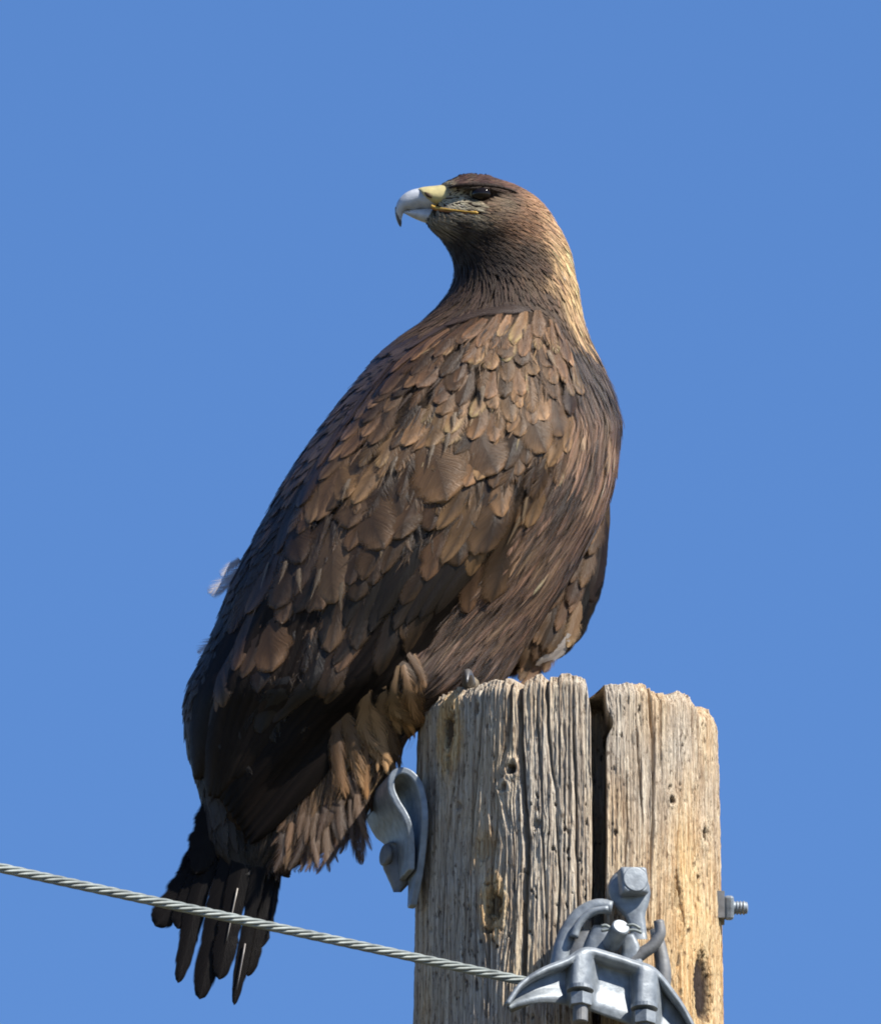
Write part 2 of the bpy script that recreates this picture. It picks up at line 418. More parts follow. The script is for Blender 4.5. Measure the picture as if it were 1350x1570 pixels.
    for j in range(nt): F.append([(nrow - 1) * nt + j, (nrow - 1) * nt + (j + 1) % nt, ci])
    o = mesh_obj('utility_pole', np.concatenate(V), F, M_WOOD, attrs={'honey': np.concatenate(hn), 'stain': np.concatenate(stn)})
    o['label'] = 'weathered wooden utility pole with a wide vertical split under the eagle'; o['category'] = 'utility pole'
make_pole()

# ---------------------------------------------------------------- eagle: body volume from horizontal slices (photo rows)
SL = [  # row, left, right, half depth
    (271, 706, 748, 14), (275, 688, 768, 34), (283, 676, 790, 46), (295, 668, 812, 56), (310, 664, 830, 63), (325, 658, 842, 66), (340, 652, 851, 66),
    (352, 660, 858, 66), (368, 677, 866, 65), (388, 690, 874, 66), (408, 697, 878, 68), (428, 697, 881, 74), (446, 690, 885, 84), (470, 672, 888, 100), (495, 645, 893, 116),
    (520, 608, 902, 128), (550, 578, 916, 138), (600, 536, 938, 148), (650, 499, 951, 154), (700, 464, 945, 158), (750, 432, 936, 158), (800, 407, 918, 154),
    (850, 380, 890, 148), (900, 356, 862, 138), (950, 338, 828, 124), (1000, 318, 796, 116), (1040, 296, 772, 112), (1065, 288, 748, 104), (1090, 285, 690, 84), (1120, 286, 628, 72),
    (1160, 293, 605, 62), (1200, 305, 588, 52), (1240, 316, 562, 42), (1280, 322, 530, 32), (1310, 335, 490, 22), (1330, 355, 440, 10)]
SL = np.array(SL, float)
def _tab(k):
    g, t = smooth_tab(SL[:, 0], SL[:, k], 271, 1330, 17)
    return g, t
_g, TL = _tab(1); _, TR = _tab(2); _, TD = _tab(3)
# keep the crown rounded: no smoothing right at the top
Y0 = -20.0
def slice_at(py):
    l = np.interp(py, _g, TL); r = np.interp(py, _g, TR); d = np.interp(py, _g, TD)
    return (l + r) / 2, (r - l) / 2, d
def wc_of(py):
    lean = np.interp(py, [271, 420, 560, 800, 1050, 1330], [-22, -16, 0, 0, 0, 0])
    return w_of_y(py, Y0) + lean

def segdist(px, py, a, b):
    ax, ay = a; bx, by = b; t = np.clip(((px - ax) * (bx - ax) + (py - ay) * (by - ay)) / ((bx - ax) ** 2 + (by - ay) ** 2), 0, 1)
    return np.hypot(px - ax - t * (bx - ax), py - ay - t * (by - ay))

def relief(px, py):
    b = 10.0 * np.exp(-(segdist(px, py, (697, 285), (786, 291)) / 7.0) ** 2)            # brow ridge
    b -= 11.0 * np.exp(-((px - 732) / 30) ** 2 - ((py - 301) / 9.5) ** 2)                # socket
    b -= 5.0 * np.exp(-((px - 692) / 18) ** 2 - ((py - 303) / 12) ** 2)                  # lore
    b += 6.0 * np.exp(-((px - 775) / 32) ** 2 - ((py - 340) / 22) ** 2)                  # cheek
    return b

WR = np.array([(462, 800), (480, 852), (500, 872), (530, 885), (560, 889), (620, 886), (660, 876), (700, 860), (760, 832), (800, 808), (840, 780), (880, 744), (930, 700), (1000, 634), (1060, 572),
               (1100, 532), (1150, 480), (1200, 432), (1250, 402), (1290, 378)], float)
WL = np.array([(462, 780), (480, 738), (500, 690), (530, 634), (560, 600), (600, 566), (650, 528), (700, 494), (750, 463), (800, 440), (850, 418), (900, 396), (950, 374), (1000, 350), (1060, 318),
               (1100, 306), (1150, 304), (1200, 318), (1250, 334), (1290, 352)], float)
def wing_right(py): return np.interp(py, WR[:, 0], WR[:, 1])
def wing_left(py): return np.interp(py, WL[:, 0], WL[:, 1])
def wing_rise(px, py):
    r = sstep(-4, 46, wing_right(py) - px) * sstep(-10, 40, px - wing_left(py)) * sstep(455, 500, py) * sstep(1330, 1250, py)
    thick = np.interp(py, [460, 560, 800, 1000, 1200, 1300], [8, 20, 24, 20, 14, 8])
    return r * thick

def surf(phi, py, lift=0.0, wing=False):
    mid, half, d = slice_at(py)
    sn, cs = np.sin(phi), np.cos(phi)
    px = mid + half * sn
    up = lift + relief(px, py) * np.abs(cs)
    if wing: up = up + wing_rise(px, py) * np.clip(cs * 3, 0, 1)
    nx, nw = sn * d, -cs * half
    n = np.sqrt(nx * nx + nw * nw) + 1e-6
    return px + up * nx / n, py, wc_of(py) - d * cs + up * nw / n

def phi_of(px, py):
    mid, half, d = slice_at(py)
    return np.arcsin(np.clip((px - mid) / half, -1, 1))

def metric(phi, py):
    mid, half, d = slice_at(py)
    return np.sqrt((half * np.cos(phi)) ** 2 + (d * np.sin(phi)) ** 2) + 4.0

ROOT = np.array([-0.075, -0.03, ZTOP])
eagle = thing('eagle', 'large dark brown eagle with golden nape perched on the split wooden pole', 'eagle', ROOT)

def make_body():
    rows = np.concatenate([np.linspace(268.5, 300, 22), np.linspace(302, 460, 60), np.linspace(464, 1330, 150)])
    na = 96; ph = np.linspace(-math.pi, math.pi, na, endpoint=False)
    PH, PYY = np.meshgrid(ph, rows)
    px, py, w = surf(PH, PYY, -2.0)
    k = np.clip((rows - 267.5) / 6.0, 0.05, 1) ** 0.5; mid = slice_at(rows)[0]; wc = wc_of(rows)
    px = mid[:, None] + (px - mid[:, None]) * k[:, None]; w = wc[:, None] + (w - wc[:, None]) * k[:, None]
    V = P(px, py, w).reshape(-1, 3); F = grid_faces(len(rows), na, True)
    F.append(list(range(na))[::-1]); F.append([(len(rows) - 1) * na + i for i in range(na)])
    F = [f[::-1] for f in F]
    mesh_obj('body', V, F, M_SKIN, eagle)
make_body()

# ---------------------------------------------------------------- feathers
SHAPES = {
    'round': lambda s: np.clip(0.42 + 1.05 * s, 0, 1) * np.sqrt(np.clip(1 - (np.clip(s - 0.55, 0, 1) / 0.45) ** 2.2, 0, 1)),
    'lance': lambda s: np.clip(0.5 + 1.4 * s, 0, 1) * np.clip(1 - np.clip(s - 0.30, 0, 1) / 0.70, 0, 1) ** 0.65,
    'long': lambda s: np.clip(0.5 + 2.5 * s, 0, 1) * np.sqrt(np.clip(1 - (np.clip(s - 0.80, 0, 1) / 0.20) ** 2.0, 0, 1)),
    'blunt': lambda s: np.clip(0.55 + 1.2 * s, 0, 1) * np.sqrt(np.clip(1 - (np.clip(s - 0.78, 0, 1) / 0.22) ** 3.0, 0, 1)),
}
TONE = np.array([0.69, 0.605, 0.51])
class Bag:                       # collects feathers for one mesh
    def __init__(self): self.V, self.F, self.U, self.C, self.Rn, self.Fr, self.n = [], [], [], [], [], [], 0
    def add(self, d):
        V, F, U, C, rn, fr = d
        self.V.append(V); self.F.append(F + self.n); self.U.append(U); self.C.append(C); self.Rn.append(rn); self.Fr.append(fr); self.n += len(V)
    def build(self, name, mat, parent):
        return mesh_obj(name, np.concatenate(self.V), np.concatenate(self.F), mat, parent, uv=np.concatenate(self.U),
                        attrs={'Col': np.concatenate(self.C), 'rnd': np.concatenate(self.Rn), 'fray': np.concatenate(self.Fr)})
_fcache = {}
def feather(axis, W, place, col, tipcol=None, edge=0.0, shape='round', nu=9, nv=5, fray=0.25, camber=0.10, l0=1.0, l1=7.0, tiplift=0.0, asym=0.0, twist=0.0, tipstart=0.45, shaft=None):
    """axis: (nu,2) points in (a,b) coordinates of `place`; W half... full width. place(a,b,off_a,off_b,lift)->px,py,w"""
    s = 1 - (1 - np.linspace(0, 1, nu)) ** 1.45
    ax = np.stack([np.interp(s, np.linspace(0, 1, len(axis)), axis[:, 0]), np.interp(s, np.linspace(0, 1, len(axis)), axis[:, 1])], 1)
    x = np.linspace(-1, 1, nv)
    hw = SHAPES[shape](s) * W * 0.5
    if shape != 'lance': hw[-1] = W * 0.02
    hw = hw * (1 + 0.06 * rng.standard_normal(nu) * (s > .3))
    across = x[None, :] * hw[:, None]
    across = across + np.where(x[None, :] * asym > 0, abs(asym) * across, 0)
    lift = l0 + (l1 - l0) * s + tiplift * s ** 4
    lift = lift[:, None] + camber * W * (1 - x ** 2)[None, :] * (0.5 + 0.5 * s[:, None]) + twist * x[None, :] * W * s[:, None]
    px, py, w = place(ax, s, across, lift)
    V = P(px, py, w).reshape(-1, 3)
    key = (nu, nv)
    if key not in _fcache: _fcache[key] = np.array(grid_faces(nu, nv))
    U = np.stack(np.broadcast_arrays(x[None, :], s[:, None]), -1).reshape(-1, 2)
    col = np.asarray(col, float); tc = col if tipcol is None else np.asarray(tipcol, float)
    t = sstep(tipstart, 1.0, s)[:, None]
    e = np.clip(t + edge * np.abs(x)[None, :] ** 2.6 * sstep(.2, .6, s)[:, None], 0, 1)[..., None]
    C = (col * (1 - e) + tc * e)
    if shaft is not None:
        C[:, nv // 2, :] = shaft
    C = C.reshape(-1, 3) * TONE
    n = len(V); r = rng.random()
    fr = np.repeat(fray * (0.45 + 0.75 * s), nv)
    return V, _fcache[key], U, C, np.full(n, r), fr

def place_surf(wing):
    """axis in (phi, row) coordinates; across is measured along the surface"""
    def f(ax, s, across, lift):
        ph, py = ax[:, 0], ax[:, 1]
        m = metric(ph, py)
        ta = np.gradient(ph) * m; tb = np.gradient(py); n = np.hypot(ta, tb) + 1e-9
        ca, cb = -tb / n, ta / n
        PHI = ph[:, None] + across * (ca / m)[:, None]; ROW = py[:, None] + across * cb[:, None]
        return surf(PHI, ROW, lift, wing)
    return f
PB, PW = place_surf(False), place_surf(True)

def axis_dir(px, py, dirx, L, n=6, curl=0.0, phi=None):
    """axis on the body surface from a pixel, heading (dirx,1) in surface arc units"""
    ph = phi_of(px, py) if phi is None else phi
    d = np.array([dirx[0], dirx[1]], float); d /= np.hypot(*d) + 1e-9
    pts = []
    y = float(py); ph = float(ph); ang = math.atan2(d[1], d[0])
    for i in range(n):
        pts.append((ph, y))
        m = float(metric(ph, y)); st = L / (n - 1)
        ph += math.cos(ang) * st / m; y += math.sin(ang) * st; ang += curl / n
    return np.array(pts)

def axis_px(pts, n=12):
    p = bezier(np.array(pts, float), n)
    return np.stack([phi_of(p[:, 0], p[:, 1]), p[:, 1]], 1)

def jit(c, a=0.18, v=0.25):
    c = np.asarray(c, float)
    return np.clip(c * (1 + a * rng.standard_normal(3) * 0.18) * math.exp(v * rng.standard_normal()), 0.004, 0.85)

# colours of the plumage by place, with shade under chin and down the back mixed in
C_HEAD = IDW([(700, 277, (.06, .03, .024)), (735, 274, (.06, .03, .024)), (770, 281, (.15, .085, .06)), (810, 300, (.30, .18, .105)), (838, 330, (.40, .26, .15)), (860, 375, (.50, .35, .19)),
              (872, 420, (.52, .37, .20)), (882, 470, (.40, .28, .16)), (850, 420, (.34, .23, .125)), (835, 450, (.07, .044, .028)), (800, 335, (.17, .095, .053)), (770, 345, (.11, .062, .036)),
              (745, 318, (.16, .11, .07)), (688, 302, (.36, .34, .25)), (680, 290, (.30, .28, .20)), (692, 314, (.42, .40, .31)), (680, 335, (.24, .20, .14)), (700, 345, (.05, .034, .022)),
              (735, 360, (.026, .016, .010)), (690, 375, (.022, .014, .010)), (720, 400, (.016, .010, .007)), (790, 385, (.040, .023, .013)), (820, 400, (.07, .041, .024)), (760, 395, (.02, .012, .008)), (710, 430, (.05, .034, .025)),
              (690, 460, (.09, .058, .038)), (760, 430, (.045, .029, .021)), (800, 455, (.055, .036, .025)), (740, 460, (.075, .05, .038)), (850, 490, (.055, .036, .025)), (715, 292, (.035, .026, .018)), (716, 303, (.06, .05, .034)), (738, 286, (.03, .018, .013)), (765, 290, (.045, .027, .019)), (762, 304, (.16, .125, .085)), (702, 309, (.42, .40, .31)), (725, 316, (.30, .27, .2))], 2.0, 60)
F_HEAD = IDW([(690, 290, (1, -.2)), (720, 275, (1, -.05)), (760, 280, (1, .25)), (800, 300, (.8, .6)), (840, 340, (.5, .87)), (865, 390, (.25, 1)), (880, 450, (.12, 1)), (760, 330, (1, .25)), (800, 350, (.8, .6)),
              (700, 330, (1, .25)), (680, 350, (.75, .66)), (700, 390, (.3, 1)), (740, 370, (.8, .6)), (790, 390, (.65, .75)), (830, 430, (.55, .85)), (720, 430, (-.1, 1)), (690, 460, (-.55, .85)),
              (770, 440, (.25, 1)), (810, 465, (.75, .7)), (860, 500, (.3, 1))], 1.6, 60)
C_BODY = IDW([(905, 560, (.06, .038, .026)), (900, 640, (.20, .115, .065)), (930, 620, (.24, .14, .085)), (940, 680, (.22, .13, .08)), (890, 720, (.15, .085, .05)), (850, 800, (.14, .08, .045)), (900, 800, (.20, .12, .08)),
              (840, 880, (.16, .095, .06)), (780, 900, (.11, .065, .038)), (760, 960, (.14, .085, .055)), (790, 1000, (.20, .14, .11)), (700, 1000, (.10, .062, .042)), (660, 1030, (.055, .038, .026)),
              (600, 1080, (.24, .145, .065)), (540, 1140, (.17, .10, .05)), (480, 1200, (.13, .075, .036)), (500, 1280, (.10, .055, .03)), (560, 1220, (.16, .09, .045)), (400, 1290, (.008, .006, .005)), (380, 1240, (.008, .006, .005)), (440, 1290, (.04, .025, .014)),
              (300, 1100, (.02, .015, .012)), (360, 900, (.02, .015, .012)), (420, 760, (.03, .02, .016)), (520, 610, (.06, .042, .036)), (600, 530, (.06, .042, .036)), (680, 490, (.07, .047, .037)), (860, 520, (.05, .033, .024))], 1.8, 200)
F_BODY = IDW([(690, 480, (-.8, .5)), (620, 515, (-.8, .6)), (560, 575, (-.35, 1)), (480, 680, (-.1, 1)), (400, 830, (0, 1)), (300, 1060, (0, 1)), (900, 560, (.15, 1)), (940, 640, (-.1, 1)), (900, 700, (-.25, 1)), (880, 800, (-.25, 1)),
              (820, 900, (-.30, 1)), (760, 1000, (-.3, 1)), (660, 1020, (-.15, 1)), (600, 1100, (-.1, 1)), (520, 1150, (.15, 1)), (480, 1250, (.15, 1)), (430, 1300, (0, 1))], 1.6, 200)

def head_plumage():
    bag = Bag()
    py = 270.0
    while py < 512:
        L0 = np.interp(py, [270, 300, 380, 430, 510], [13, 15, 20, 27, 40]); W0 = np.interp(py, [270, 300, 380, 430, 510], [6, 6.5, 8, 11, 17])
        mid, half, d = slice_at(py)
        ph = -math.pi + rng.random() * .1
        while ph < math.pi:
            back = abs(ph) > 1.75
            p = ph + rng.normal() * .02; y = py + rng.normal() * 1.6
            px = float(mid + half * math.sin(p))
            ph += W0 * (0.85 if back else 0.50) / float(metric(p, y))
            face = abs(p) < 1.6
            if y > 455 and wing_left(y) + 8 < px < wing_right(y) - 14 and not back: continue
            # bare skin at the beak, the eye and the gape
            if px < 671 and 280 < y < 323: continue
            if px < 655 and y < 340: continue
            if face and ((px - 737) / 20) ** 2 + ((y - 298) / 10.5) ** 2 < 1: continue
            if face and segdist(px, y, (672, 321), (730, 325)) < 3.2: continue
            d2 = F_HEAD(px, y)
            nape = px > np.interp(y, [270, 300, 330, 380, 430, 480, 520], [900, 830, 826, 838, 852, 866, 884])
            L, W = L0, W0
            shape = 'lance'; fr = .55
            lore = face and px < 722 and 285 < y < 322
            if lore: L, W = L * .8, W * .5
            if nape and y > 330: L, W = L * 1.7, W * 1.15
            c = C_HEAD(px, y) * (1.1, 1.16, 1.25) * (1.3 if nape else 1.0); c = jit(c, .12, .10 if lore else .24)
            if nape and rng.random() < .25: c = c * .36
            tip = np.clip(c * (1.35 if not nape else 1.25), 0, .85)
            a = axis_dir(px, y, d2 + rng.normal(size=2) * (.10 if not lore else .15), L, 5, phi=p)
            lift1 = 3.2 if y < 400 else 5.0
            if 282 < y < 312 and 700 < px < 775 and face: lift1 = 1.0
            if lore: lift1 = .8; c = np.clip(c * 1.45, 0, .7); tip = c * 1.1
            bag.add(feather(a, W, PB, c, tip, .3, shape, 6, 5, fr, .06, -1.0, lift1 * .6, 0))
        py += L0 * (.28 if py < 420 else .30)
    o = bag.build('head_plumage', M_DOWN, eagle); o['kind'] = 'stuff'
    o['label'] = 'short dark brown face feathers turning golden on the nape'
head_plumage()

def body_plumage():
    bag = Bag()
    py = 508.0
    while py < 1326:
        L0 = np.interp(py, [508, 600, 800, 1000, 1150, 1330], [44, 54, 62, 66, 74, 60]); W0 = np.interp(py, [508, 600, 800, 1000, 1150, 1330], [19, 23, 26, 26, 26, 22])
        mid, half, d = slice_at(py)
        ph = -math.pi + rng.random() * .2
        while ph < math.pi:
            back = abs(ph) > 1.7
            p = ph + rng.normal() * .03; y = py + rng.normal() * 4
            px = float(mid + half * math.sin(p))
            ph += W0 * (0.8 if back else 0.42) / float(metric(p, y))
            L, W = L0 * (1.1 + .5 * rng.random()), W0 * (.7 + .4 * rng.random())
            if not back and wing_left(y) + 22 < px < wing_right(y) - 34: continue
            leftb = px < wing_left(y) + 22
            c = C_BODY(px, y) * (.95, 1.08, 1.30); d2 = F_BODY(px, y)
            if back: L, W = L * 1.4, W * 1.5
            if leftb or back:
                sh, fr = 'round', .2; c = jit(c, .1, .2); tip = c * 1.3
                if back and px > 520 and y < 1050: c = jit((.085, .056, .037), .1, .3); tip = c * 1.6
            else:
                sh, fr = ('round' if rng.random() < .35 else 'lance'), .9
                c = jit(c, .14, .22) * (0.12 + 1.75 * float(vnoise(px / 20, y / 38, 41)))
                if rng.random() < .12: c = c * .35
                tip = np.clip(c * (1.8 if rng.random() < .5 else 1.1), 0, .6)
            if y > 1180: L = max(22, min(L, 1342 - y))
            a = axis_dir(px, y, d2 + rng.normal(size=2) * .10, L, 6, phi=p)
            bag.add(feather(a, W, PB, c, tip, .5, sh, 7, 5, fr, .05, -1.0, 5.0, 1.5 * rng.random()))
        py += L0 * .27
    o = bag.build('breast_plumage', M_FLUFF, eagle); o['kind'] = 'stuff'
    o['label'] = 'mottled rufous and dark brown breast and flank feathers'
body_plumage()

# ---------------------------------------------------------------- near wing
def make_wing_base():
    rows = np.linspace(466, 1288, 130); nj = 40
    t = np.linspace(0, 1, nj)
    L_ = wing_left(rows)[:, None]; R_ = wing_right(rows)[:, None]
    X = L_ + (R_ - L_) * t[None, :]; Yr = np.repeat(rows[:, None], nj, 1)
    ph = phi_of(X, Yr)
    e = np.minimum(1, np.minimum(t, 1 - t)[None, :] * 14) * np.minimum(1, (np.minimum(rows - 466, 1288 - rows) / 30))[:, None]
    top = P(*surf(ph, Yr, -4 + 2 * e, True)); bot = P(*surf(ph, Yr, -10.0, False))
    n = len(rows)
    V = np.concatenate([top.reshape(-1, 3), bot.reshape(-1, 3)]); F = grid_faces(n, nj); o2 = n * nj
    F = [f[::-1] for f in F] + grid_faces(n, nj, base=o2)
    for i in range(n - 1):
        F.append([i * nj, (i + 1) * nj, o2 + (i + 1) * nj, o2 + i * nj]); j = nj - 1
        F.append([i * nj + j, o2 + i * nj + j, o2 + (i + 1) * nj + j, (i + 1) * nj + j])
    for j in range(nj - 1):
        F.append([j, o2 + j, o2 + j + 1, j + 1]); k = (n - 1) * nj
        F.append([k + j, k + j + 1, o2 + k + j + 1, o2 + k + j])
    return mesh_obj('wing', V, F, M_SKIN, eagle)
wing = make_wing_base()
wing['label'] = 'folded wing of overlapping brown coverts over long blackish flight feathers'

def feather_obj(d, name, mat, parent):
    V, F, U, C, rn, fr = d
    return mesh_obj(name, V, F, mat, parent, uv=U, attrs={'Col': C, 'rnd': rn, 'fray': fr})

C_WING = IDW([(820, 490, (.27, .175, .105)), (770, 500, (.21, .135, .08)), (700, 510, (.15, .095, .058)), (640, 540, (.13, .083, .052)), (840, 560, (.25, .17, .11)), (860, 600, (.20, .145, .105)), (780, 570, (.27, .185, .11)), (700, 580, (.16, .105, .065)),
              (620, 600, (.10, .068, .045)), (560, 630, (.10, .07, .05)), (760, 620, (.24, .165, .10)), (700, 650, (.22, .15, .09)), (840, 650, (.17, .12, .078)), (640, 660, (.17, .115, .07)), (560, 700, (.12, .08, .052)),
              (690, 720, (.21, .14, .08)), (770, 700, (.17, .115, .07)), (600, 720, (.18, .125, .075)), (540, 750, (.17, .115, .07)), (480, 740, (.07, .048, .033)), (740, 790, (.10, .068, .042)), (800, 740, (.10, .066, .04)),
              (620, 800, (.12, .082, .05)), (560, 800, (.12, .08, .05)), (480, 830, (.075, .05, .034)), (440, 860, (.12, .085, .065)), (520, 880, (.13, .09, .065)), (600, 900, (.05, .036, .025)), (430, 960, (.13, .085, .05)),
              (490, 920, (.12, .083, .057)), (370, 1000, (.09, .063, .045)), (560, 960, (.05, .035, .024)), (340, 1080, (.05, .036, .026)), (310, 1150, (.03, .022, .017)), (450, 1060, (.02, .015, .011)), (400, 1150, (.015, .011, .009))], 2.0, 150)
F_WING = IDW([(820, 500, .12), (740, 500, -.05), (650, 530, -.35), (860, 620, .05), (780, 600, .10), (700, 650, .15), (620, 620, .0), (560, 660, -.1), (700, 760, .22), (780, 740, .05), (600, 760, .25), (500, 760, .22),
              (620, 840, .15), (540, 850, .2), (440, 900, .25), (500, 930, .15), (580, 950, -.1), (400, 1000, .25), (340, 1080, .2)], 1.6, 200)

def near_wing():
    # long dark flight feathers, from the hidden inner ones out to the leading primary
    quills = []
    for i in range(9):
        t = i / 8.0
        r0 = (565 + 205 * t, 820 - 15 * t + 25 * math.sin(math.pi * t)); m1 = (455 + 165 * t, 1045 - 40 * t); tip = (338 + 46 * t, 1216 + 78 * t)
        quills.append(([r0, m1, tip], 62 - 8 * t))
    for i, (pts, W) in enumerate(quills):
        c = jit((.0065, .005, .0045), .05, .12)
        a = axis_px(pts, 16)
        feather_obj(feather(a, W, PW, c, c * 1.2, .6, 'long', 22, 7, .10, .08, -4.0 + i * .3, 3.0 + i * .6, 0, asym=-.2 if i % 2 else .15, shaft=c * 2.2), 'flight_feather', M_DARK, wing)
    # secondaries hanging on the inner side, tips at the left outline
    for i in range(8):
        t = i / 7.0
        pts = [(420 + 90 * t, 905 - 30 * t), (345 + 95 * t, 1065), (318 + 50 * t, 1212 - 5 * t + 14 * math.sin(5 * t))]
        if i == 0: pts = [(395, 900), (318, 1060), (306, 1195)]
        c = jit((.013, .0095, .0075), .06, .25)
        a = axis_px(pts, 14)
        feather_obj(feather(a, 52, PW, c, c * 1.5, .9, 'long', 18, 7, .12, .12, 2.0 - i * .2, 4.0 - i * .2, 0, shaft=c * 1.8), 'flight_feather', M_DARK, wing)
    # greater coverts lying along the dark quills
    for i in range(9):
        t = i / 8.0
        r0 = (550 + 232 * t, 768 - 22 * t); tip = (500 + 165 * t + 6 * rng.normal(), 985 - 45 * t + 8 * rng.normal())
        c = jit((.019, .014, .010), .06, .22); a = axis_px([r0, ((r0[0] + tip[0]) / 2 + 8, (r0[1] + tip[1]) / 2), tip], 10)
        feather_obj(feather(a, 54, PW, c, c * 1.4, .6, 'round', 13, 7, .22, .07, -3 + i * .1, 4 + i * .2), 'covert_feather', M_FEATHER, wing)
    # rows of coverts and scapulars, small at the shoulder, large lower down
    rows = []; py = 474.0
    while py < 1075:
        sp = float(np.interp(py, [470, 540, 620, 700, 780, 860, 960, 1080], [15, 17, 22, 30, 36, 40, 46, 52])); rows.append((py, sp)); py += sp
    cnt = 0
    for ri, (py, sp) in enumerate(rows):
        W0 = float(np.interp(py, [470, 540, 620, 700, 780, 860, 960, 1080], [26, 29, 36, 50, 58, 56, 50, 44]))
        L0 = sp * float(np.interp(py, [470, 620, 760, 900, 1080], [2.6, 2.8, 3.1, 3.5, 3.2]))
        xl = float(wing_left(py)) + 4; xr = float(wing_right(py)) - 10
        if py > 770: xr = min(xr, float(np.interp(py, [770, 830, 900, 960, 1020, 1080], [800, 705, 620, 552, 460, 375])))
        x = xl + (0.25 if ri % 2 else 0.6) * W0 * .5
        while x < xr:
            X, Yy = x + rng.normal() * W0 * .14, py + rng.normal() * sp * .34
            x += W0 * float(np.interp(py, [470, 700, 1000], [.72, .68, .66]))
            d = F_WING(X, Yy); c0 = C_WING(X, Yy + L0 * .6) * (.84, .78, .69) * float(np.interp(Yy + .5 * (700 - X), [700, 880, 1000], [1, .8, .5]))
            u_ = rng.random(); W, L = W0 * (.72 + .62 * u_), L0 * (.80 + .55 * rng.random())
            c = jit(c0, .10, .42)
            if rng.random() < .18: c = c * .5
            pale = rng.random()
            tip = np.clip(c * (1.6 + (1.1 if pale > .6 else .3)), 0, .55); fr = .20
            if pale > .72: fr = .55 + .4 * rng.random()
            a = axis_dir(X, Yy, (d + rng.normal() * .17, 1), L, 8, curl=rng.normal() * .22)
            big = py > 600
            k = float(np.interp(py, [470, 700, 900, 1080], [3.2, 4.2, 5, 4.5]))
            feather_obj(feather(a, W, PW, c, tip, .75, 'round', 13 if big else 9, 7 if big else 5, fr, .05, k * .2, k, 2.0 * rng.random(), twist=rng.normal() * .015, tipstart=.6, shaft=c * .7),
                        'covert_feather', M_FEATHER, wing); cnt += 1
    # individually placed large scapulars that stand out
    big = [([(652, 648), (672, 710), (684, 768)], 88, (.20, .135, .08), 22), ([(722, 630), (742, 690), (757, 726)], 66, (.17, .115, .07), 23), ([(800, 590), (812, 650), (826, 694)], 60, (.17, .12, .075), 20),
           ([(838, 590), (846, 640), (856, 668)], 46, (.19, .14, .10), 19), ([(548, 700), (572, 780), (592, 842)], 70, (.12, .08, .048), 22), ([(610, 720), (620, 790), (618, 826)], 62, (.13, .09, .055), 20),
           ([(745, 735), (750, 800), (735, 850)], 62, (.09, .062, .04), 20), ([(432, 880), (424, 960), (424, 1030)], 74, (.15, .095, .052), 21), 
           ([(470, 830), (486, 890), (500, 935)], 46, (.16, .11, .075), 20), ([(530, 690), (535, 740), (545, 762)], 50, (.24, .165, .095), 20), ([(385, 925), (352, 1010), (352, 1085)], 44, (.075, .053, .038), 20)]
    for pts, W, c, l in big:
        c = np.array(c) * (.82, .76, .68) * (.85 + .25 * rng.random())
        feather_obj(feather(axis_px(pts, 10), W, PW, c * .85, c * 1.9, .8, 'round', 15, 7, .16, .05, 0.3, 5.6, 1, shaft=c * .55, tipstart=.7), 'scapular_feather', M_FEATHER, wing)
    # small pale frayed tips
    for (x, y, L) in [(668, 690, 34), (690, 672, 30), (615, 708, 28), (548, 742, 34), (596, 836, 26), (790, 800, 40), (800, 770, 44), (470, 880, 40), (500, 880, 46), (530, 900, 46), (452, 868, 34), (420, 870, 40), (700, 640, 24), (740, 600, 24), (830, 545, 26)]:
        c = np.array((.36, .28, .19)) * (.7 + .5 * rng.random())
        a = axis_dir(x, y - 8, (float(F_WING(x, y)) + .1 + rng.normal() * .1, 1), L * 1.1, 6, curl=rng.normal() * .4)
        feather_obj(feather(a, 15, PW, c * .6, c, .3, 'lance', 8, 5, .9, .06, 7, 9), 'covert_feather', M_FLUFF, wing); cnt += 1
    bag = Bag()
    for i in range(520):
        y = 490 + 560 * rng.random() ** 1.1; xl, xr = float(wing_left(y)) + 10, float(wing_right(y)) - 12
        if y > 770: xr = min(xr, float(np.interp(y, [770, 830, 900, 960, 1050], [790, 690, 610, 545, 430])))
        x = xl + (xr - xl) * rng.random()
        k = float(np.interp(y, [480, 700, 1000], [.8, 1.2, 1.5]))
        c = C_WING(x, y) * (.70, .67, .62) * math.exp(.45 * rng.normal()) * (1.9 if rng.random() < .30 else .8)
        a = axis_dir(x, y, (float(F_WING(x, y)) + rng.normal() * .22, 1), (22 + 26 * rng.random()) * k, 6, curl=rng.normal() * .35)
        bag.add(feather(a, (6 + 11 * rng.random()) * k, PW, c * .8, np.clip(c * 1.5, 0, .5), .4, 'lance', 7, 5, .95, .04, 1.5, 5.5))
    o = bag.build('worn_barbs', M_FLUFF, wing); o['kind'] = 'stuff'
    return cnt
n_cov = near_wing()

# smooth dark feathers along the bend of the back (upper outline)
for (pts, W) in [([(800, 470), (740, 472), (672, 494)], 26), ([(735, 470), (680, 490), (618, 530)], 30), ([(670, 496), (610, 530), (560, 590)], 34), ([(610, 535), (565, 585), (520, 650)], 34), ([(565, 580), (520, 640), (478, 712)], 34),
                 ([(520, 640), (475, 710), (438, 790)], 34), ([(478, 710), (436, 790), (404, 870)], 32), ([(435, 780), (398, 870), (362, 950)], 32)]:
    c = jit((.05, .036, .031), .05, .18) if pts[0][1] < 600 else jit((.035, .026, .022), .05, .15)
    pts = [(x_ + 12, y_ + 4) for x_, y_ in pts]
    feather_obj(feather(axis_px(pts, 12), W * .72, PW, c, c * 1.5, .5, 'long', 14, 5, .5, .05, 1, 4), 'mantle_feather', M_FEATHER, eagle)

